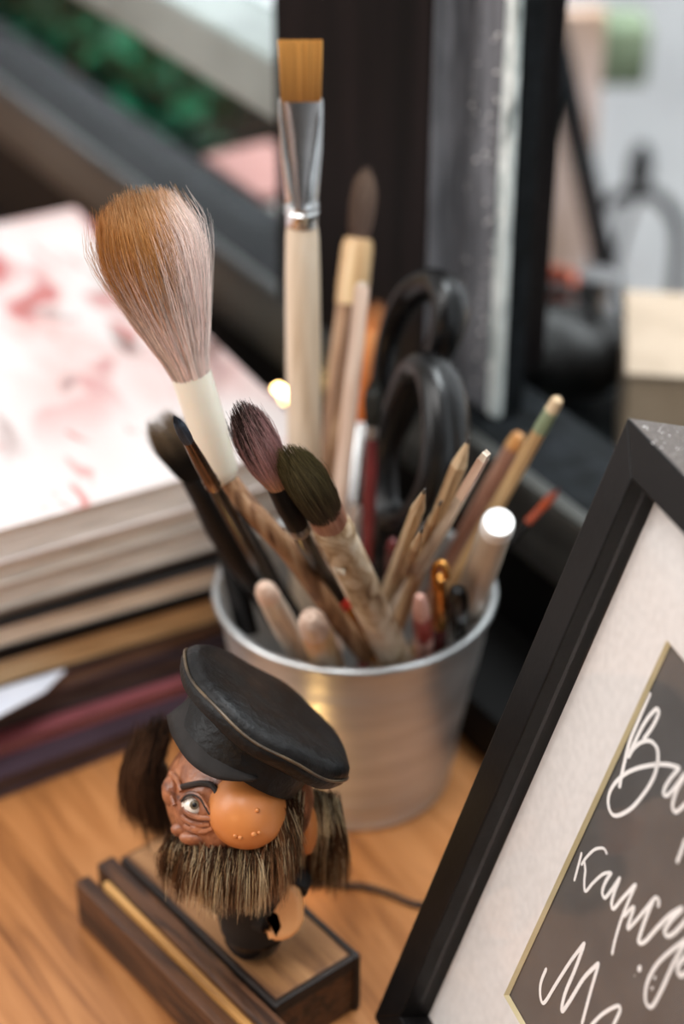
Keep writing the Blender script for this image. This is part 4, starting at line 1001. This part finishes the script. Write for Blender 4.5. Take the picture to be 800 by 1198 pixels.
b = MB(); b.ball(Q(359, 970, .6945), (.0040, .0050, .0125), 24, 16, disp=lambda d: -.1 * max(0, -d.y)); b.build('ear', M['nose'], fig)
# fur
def fur(name, n, gen, cols, seed, core=None, r0=.00017, r1=.00003, clump=40):
    rr = random.Random(seed); b = MB()
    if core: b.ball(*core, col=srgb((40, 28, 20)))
    cl = []
    for k in range(clump): cl.append((rr.random(), rr.random(), rr.random(), rr.gauss(0, 1), rr.gauss(0, 1)))
    for k in range(n):
        c = cl[rr.randrange(clump)] if rr.random() < .72 else (rr.random(), rr.random(), rr.random(), rr.gauss(0, 1), rr.gauss(0, 1))
        t = min(1, max(0, c[0] + rr.gauss(0, .03))); pts = gen(t, c, rr)
        base = cols(t, c[2], rr); pts = spline(pts, 3); m = len(pts)
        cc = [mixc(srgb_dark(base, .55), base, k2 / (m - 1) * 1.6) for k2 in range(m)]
        b.strand(pts, r0 * rr.uniform(.7, 1.3), r1, cc)
    o = b.build(name, M['fur'], fig, weld=False); o['kind'] = 'stuff'; return o
def furcol(t, c, rr):
    if c > .78: return mixc(srgb((196, 168, 122)), srgb((232, 214, 178)), rr.random())
    if c > .50: return mixc(srgb((116, 78, 50)), srgb((156, 114, 78)), rr.random())
    return mixc(srgb((50, 34, 24)), srgb((86, 58, 38)), rr.random())
arc = [(196, 972), (212, 985), (238, 990), (270, 992), (300, 990), (324, 976), (338, 952), (342, 930)]
tips = [(196, 1022), (206, 1044), (232, 1058), (264, 1066), (296, 1066), (326, 1052), (342, 1026), (350, 985)]
def along(pl, t):
    f = t * (len(pl) - 1); i = min(int(f), len(pl) - 2); a, b2 = pl[i], pl[i + 1]; return (lerp(a[0], b2[0], f - i), lerp(a[1], b2[1], f - i))
def beard(t, c, rr):
    r = along(arc, t); tp = along(tips, t); k = .58 + .50 * c[1] + rr.gauss(0, .06); lay = rr.random()
    r = (r[0] + rr.gauss(0, 5), r[1] + lay * 22 + rr.gauss(0, 3)); tp = (lerp(r[0], tp[0], k) + c[3] * 6 + rr.gauss(0, 2.5), lerp(r[1], tp[1], k) + c[4] * 4 + rr.gauss(0, 3))
    a = on_head(r[0], min(r[1], 1004), -.0005); d0 = (a + ft - CAM).dot(FWD) + lay * .004
    mid = (lerp(r[0], tp[0], .5) + c[3] * 3, lerp(r[1], tp[1], .45))
    return [a, Q(*mid, d0 - .0055 + lay * .004), Q(*tp, d0 + .002 + lay * .006)]
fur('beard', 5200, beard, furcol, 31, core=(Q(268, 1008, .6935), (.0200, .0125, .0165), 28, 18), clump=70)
def side_r(t, c, rr):
    r = (lerp(348, 392, t) + rr.gauss(0, 3), lerp(928, 938, t) + rr.gauss(0, 5)); e = (lerp(352, 403, t) + c[3] * 6 + rr.gauss(0, 3), 1012 + 26 * c[1] + rr.gauss(0, 7))
    d = .700 + .006 * c[1]
    return [Q(*r, d), Q(lerp(r[0], e[0], .5) + 5, lerp(r[1], e[1], .5), d - .004), Q(*e, d + .008)]
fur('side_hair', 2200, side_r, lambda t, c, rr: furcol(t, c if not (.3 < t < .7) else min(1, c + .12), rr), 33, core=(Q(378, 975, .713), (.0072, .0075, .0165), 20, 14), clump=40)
def side_l(t, c, rr):
    r = (lerp(192, 164, t) + rr.gauss(0, 5), lerp(855, 872, t) + rr.gauss(0, 9)); e = (lerp(204, 150, t) + c[3] * 7 + rr.gauss(0, 4), lerp(978, 950, t) + c[4] * 8 + rr.gauss(0, 8))
    d = .712 + .012 * c[1]
    return [Q(*r, d), Q(lerp(r[0], e[0], .4) - 12, lerp(r[1], e[1], .45), d), Q(*e, d + .008)]
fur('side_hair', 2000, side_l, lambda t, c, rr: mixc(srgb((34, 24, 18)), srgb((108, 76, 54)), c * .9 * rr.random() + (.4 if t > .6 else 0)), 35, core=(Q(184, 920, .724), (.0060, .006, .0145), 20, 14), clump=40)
def top_r(t, c, rr):
    r = (lerp(322, 350, t) + rr.gauss(0, 3), lerp(936, 926, t) + rr.gauss(0, 3)); e = (lerp(330, 346, t) + rr.gauss(0, 4), lerp(985, 1000, c[1]))
    a = on_head(r[0], r[1], .0005); d = (a + ft - CAM).dot(FWD)
    return [a, Q(lerp(r[0], e[0], .5), lerp(r[1], e[1], .5), d - .003), Q(*e, d + .001)]
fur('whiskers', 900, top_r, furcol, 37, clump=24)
# arm and hooked hand
b = MB(); b.tube([Q(262, 1052, .712), Q(285, 1066, .704), Q(312, 1076, .701)], [.0062, .0060, .0052], 18); b.tube([Q(345, 1020, .712), Q(346, 1032, .706), Q(344, 1042, .7035)], [.0058, .0060, .0050], 18)
b.build('sleeve', M['cloth'], fig)
ho = [(345, 1035), (351, 1044), (355, 1060), (355, 1078), (350, 1090), (341, 1098), (331, 1103), (321, 1102), (313, 1097), (311, 1091), (316, 1089), (319, 1083), (317, 1076), (312, 1072), (305, 1073), (299, 1071), (301, 1062), (308, 1054), (318, 1047), (330, 1037)]
b = MB(); b.prism([Q(u, v, .6975) for u, v in ho], FWD * .0100); b.build('hand', M['hand'], fig, bevel=.0030, bseg=5, angle=80)['label'] = 'peach curled hand'
# cap
iu = (RT * .61 + UP * .79); rv = ray(312, 832).normalized(); CN = (iu - rv * iu.dot(rv)).normalized() * .968 - rv * .25; CN.normalize()
lf = (RT * -.79 + UP * .61); CX = (lf - CN * lf.dot(CN)).normalized(); CY = CN.cross(CX); CR = axes(CX, CY, CN)
cc = Q(311, 836, .672); cxf = Matrix.Translation(cc) @ CR.to_4x4()
def sag(prof, seg=64):
    b = MB(); b.lathe(prof, seg); 
    for i, v in enumerate(b.v):
        r = math.hypot(v.x, v.y); a = math.atan2(v.y, v.x)
        b.v[i] = Vector((v.x, v.y, v.z + .0007 * math.sin(3 * a + 1) * (r / .036) + .0005 * math.sin(7 * a) * (r / .036) ** 2 - .05 * 0))
    return b
crown = sag([(-.0065, .026), (-.0062, .0315), (-.0048, .0352), (-.0022, .0366), (-.0003, .0367), (.0004, .0363), (.0018, .0364), (.0036, .0354), (.0050, .0328), (.0058, .027), (.0060, .018), (.0058, .008), (.0057, 0)]).build('cap', M['leather'], fig, xf=cxf)
tp_ = [cxf @ Vector((.0369 * math.cos(a), .0369 * math.sin(a), .0003 + .0007 * math.sin(3 * a + 1) + .0005 * math.sin(7 * a))) for a in [2 * PI * k / 72 for k in range(72)]]
MB().tube(tp_, .00055, 8, closed=True).build('seam', M['piping'], crown, xf=None)
bxf = cxf
MB().lathe([(-.0175, .0252), (-.0172, .0260), (-.012, .0262), (-.006, .0264), (-.0052, .0250)], 56).build('band', M['leather'], crown, xf=cxf)
vi = [(236, 806, .6650), (246, 830, .6600), (258, 857, .6560), (276, 884, .6530), (304, 911, .6530)]
vo = [(196, 838, .6700), (203, 863, .6610), (223, 893, .6520), (254, 911, .6485), (295, 913, .6495)]
vi = [P(*q) for q in vi]; vo = [P(*q) for q in vo]; vi = spline(vi, 5); vo = spline(vo, 5)
b = MB(); nv = len(vi); vs = []; fs = []
for k in range(nv):
    for j in range(7):
        f = j / 6; q = lerp(vi[k], vo[k], f); q = q + (CAM - q).normalized() * .0020 * math.sin(PI * f); vs.append(q - ft)
for k in range(nv - 1):
    for j in range(6): fs.append((k * 7 + j, k * 7 + j + 1, (k + 1) * 7 + j + 1, (k + 1) * 7 + j))
b.add(vs, fs); o = b.build('visor', M['visor'], crown); md = o.modifiers.new('thickness', 'SOLIDIFY'); md.thickness = .0012; md.offset = 0
b = MB(); b.ball(Q(229, 800, .6865), (.0032, .0020, .0036), 16, 10); b.build('glow_patch', M['orange'], crown)['label'] = 'orange patch under the cap in place of a bulb glow'  # orange colour stands in for fairy light glow behind the cap

# ------------------------------------------------------------------ cord, blue sheet
e = empty('cord', tab(400, 1036, 0), None, 'thin dark twisted cord on the desk between figurine and frame', 'cord')
b = MB(); o0 = tab(400, 1036, 0)
for ph in (0, PI):
    cp = spline([tab(*q) - o0 for q in ((352, 1034), (380, 1036), (402, 1038), (430, 1041), (458, 1050), (486, 1061), (520, 1062))], 14)
    b.tube([q + Vector((0, .0007 * math.cos(ph + k * .8), .0017 + .0007 * math.sin(ph + k * .8))) for k, q in enumerate(cp)], .0008, 6)
b.build('strand', M['wire'], e)
zs = SHEETZ
ps = [tab(u, v, zs) for u, v in ((-90, 884), (0, 838), (52, 810), (76, 786))]
ps.append(ps[-1] + MD * .05); ps.append(ps[0] + MD * .09)
o = empty('paper_sheet', ps[2], None, 'pale blue-white sheet sticking out of the magazine pile at the left edge', 'paper sheet')
MB().prism([q - ps[2] for q in ps], (0, 0, .0007)).build('sheet', mat('pale_blue_paper', rgb(206, 212, 226), rgb(218, 222, 232), rough=.5), o, smooth=False)

# ------------------------------------------------------------------ light
w = bpy.data.worlds.new('sky'); scn.world = w; w.use_nodes = True; nt = w.node_tree; nt.nodes.clear()
out = nt.nodes.new('ShaderNodeOutputWorld'); bg = nt.nodes.new('ShaderNodeBackground'); nt.links.new(bg.outputs[0], out.inputs[0])
tc = nt.nodes.new('ShaderNodeTexCoord')
def lobe(d, pw, col, prev):
    dt = nt.nodes.new('ShaderNodeVectorMath'); dt.operation = 'DOT_PRODUCT'; dt.inputs[1].default_value = Vector(d).normalized(); nt.links.new(tc.outputs['Generated'], dt.inputs[0])
    mx = nt.nodes.new('ShaderNodeMath'); mx.operation = 'MAXIMUM'; mx.inputs[1].default_value = 0; nt.links.new(dt.outputs['Value'], mx.inputs[0])
    p = nt.nodes.new('ShaderNodeMath'); p.operation = 'POWER'; p.inputs[1].default_value = pw; nt.links.new(mx.outputs[0], p.inputs[0])
    sc = nt.nodes.new('ShaderNodeVectorMath'); sc.operation = 'SCALE'; sc.inputs[0].default_value = col; nt.links.new(p.outputs[0], sc.inputs['Scale'])
    ad = nt.nodes.new('ShaderNodeVectorMath'); nt.links.new(sc.outputs[0], ad.inputs[0])
    if prev is None: ad.inputs[1].default_value = (.055, .05, .046)
    else: nt.links.new(prev, ad.inputs[1])
    return ad.outputs[0]
c = lobe((.75, .5, .35), 1.5, (1.5, 1.56, 1.64), None)      # daylight outside the window
c = lobe((-.95, .30, .05), 3.0, (.75, .74, .73), c)       # pale wall and second window on the left
c = lobe((.93, -.35, .2), 3.0, (1.0, 1.04, 1.1), c)         # second window, right
c = lobe((0, 0, 1), 1.5, (.22, .215, .21), c)                # ceiling
nt.links.new(c, bg.inputs[0]); bg.inputs[1].default_value = 1.0
def area(name, loc, at, size, power, col, sy=None, spread=180):
    l = bpy.data.lights.new(name, 'AREA'); l.spread = math.radians(spread); l.energy = power; l.color = col; l.size = size
    if sy: l.shape = 'RECTANGLE'; l.size_y = sy
    o = bpy.data.objects.new(name, l); COL.objects.link(o); o.location = loc
    o.rotation_euler = (Vector(at) - Vector(loc)).to_track_quat('-Z', 'Y').to_euler(); return o
area('ceiling_light', (-.28, -.42, 1.15), (-.06, .02, .1), .6, 5.5, (1, .98, .96))
area('room_window', (-1.15, -.35, .9), (0, -.05, .1), .8, 8, (1, .985, .97))
area('daylight', wp(.1, .66, 1.6), wp(.15, .92, .1), 1.0, 24, (.95, .98, 1), spread=75)
area('daylight', wp(2.2, .66, 1.5), wp(2.1, .92, -.1), 1.0, 60, (.95, .98, 1), spread=75)
area('warm_lamp', (-.35, -.62, .22), (-.05, -.1, .06), .10, .30, (1, .56, .24))

# ------------------------------------------------------------------ camera
cd = bpy.data.cameras.new('camera'); cam = bpy.data.objects.new('camera', cd); COL.objects.link(cam); scn.camera = cam
cm = axes(RT, UP, -FWD).to_4x4(); cm.translation = CAM; cam.matrix_world = cm
cd.sensor_fit = 'VERTICAL'; cd.sensor_height = 36; cd.lens = 36 * FP / IH; cd.clip_start = .01
cd.dof.use_dof = True; cd.dof.focus_distance = .648; cd.dof.aperture_fstop = cd.lens / 17.5; cd.dof.aperture_blades = 0
vs_ = scn.view_settings; vs_.view_transform = 'Standard'; vs_.look = 'None'; vs_.gamma = 1; vs_.use_curve_mapping = False; vs_.exposure = .35
scn.cycles.use_denoising = True
scn.cycles.max_bounces = 10; scn.cycles.transparent_max_bounces = 16
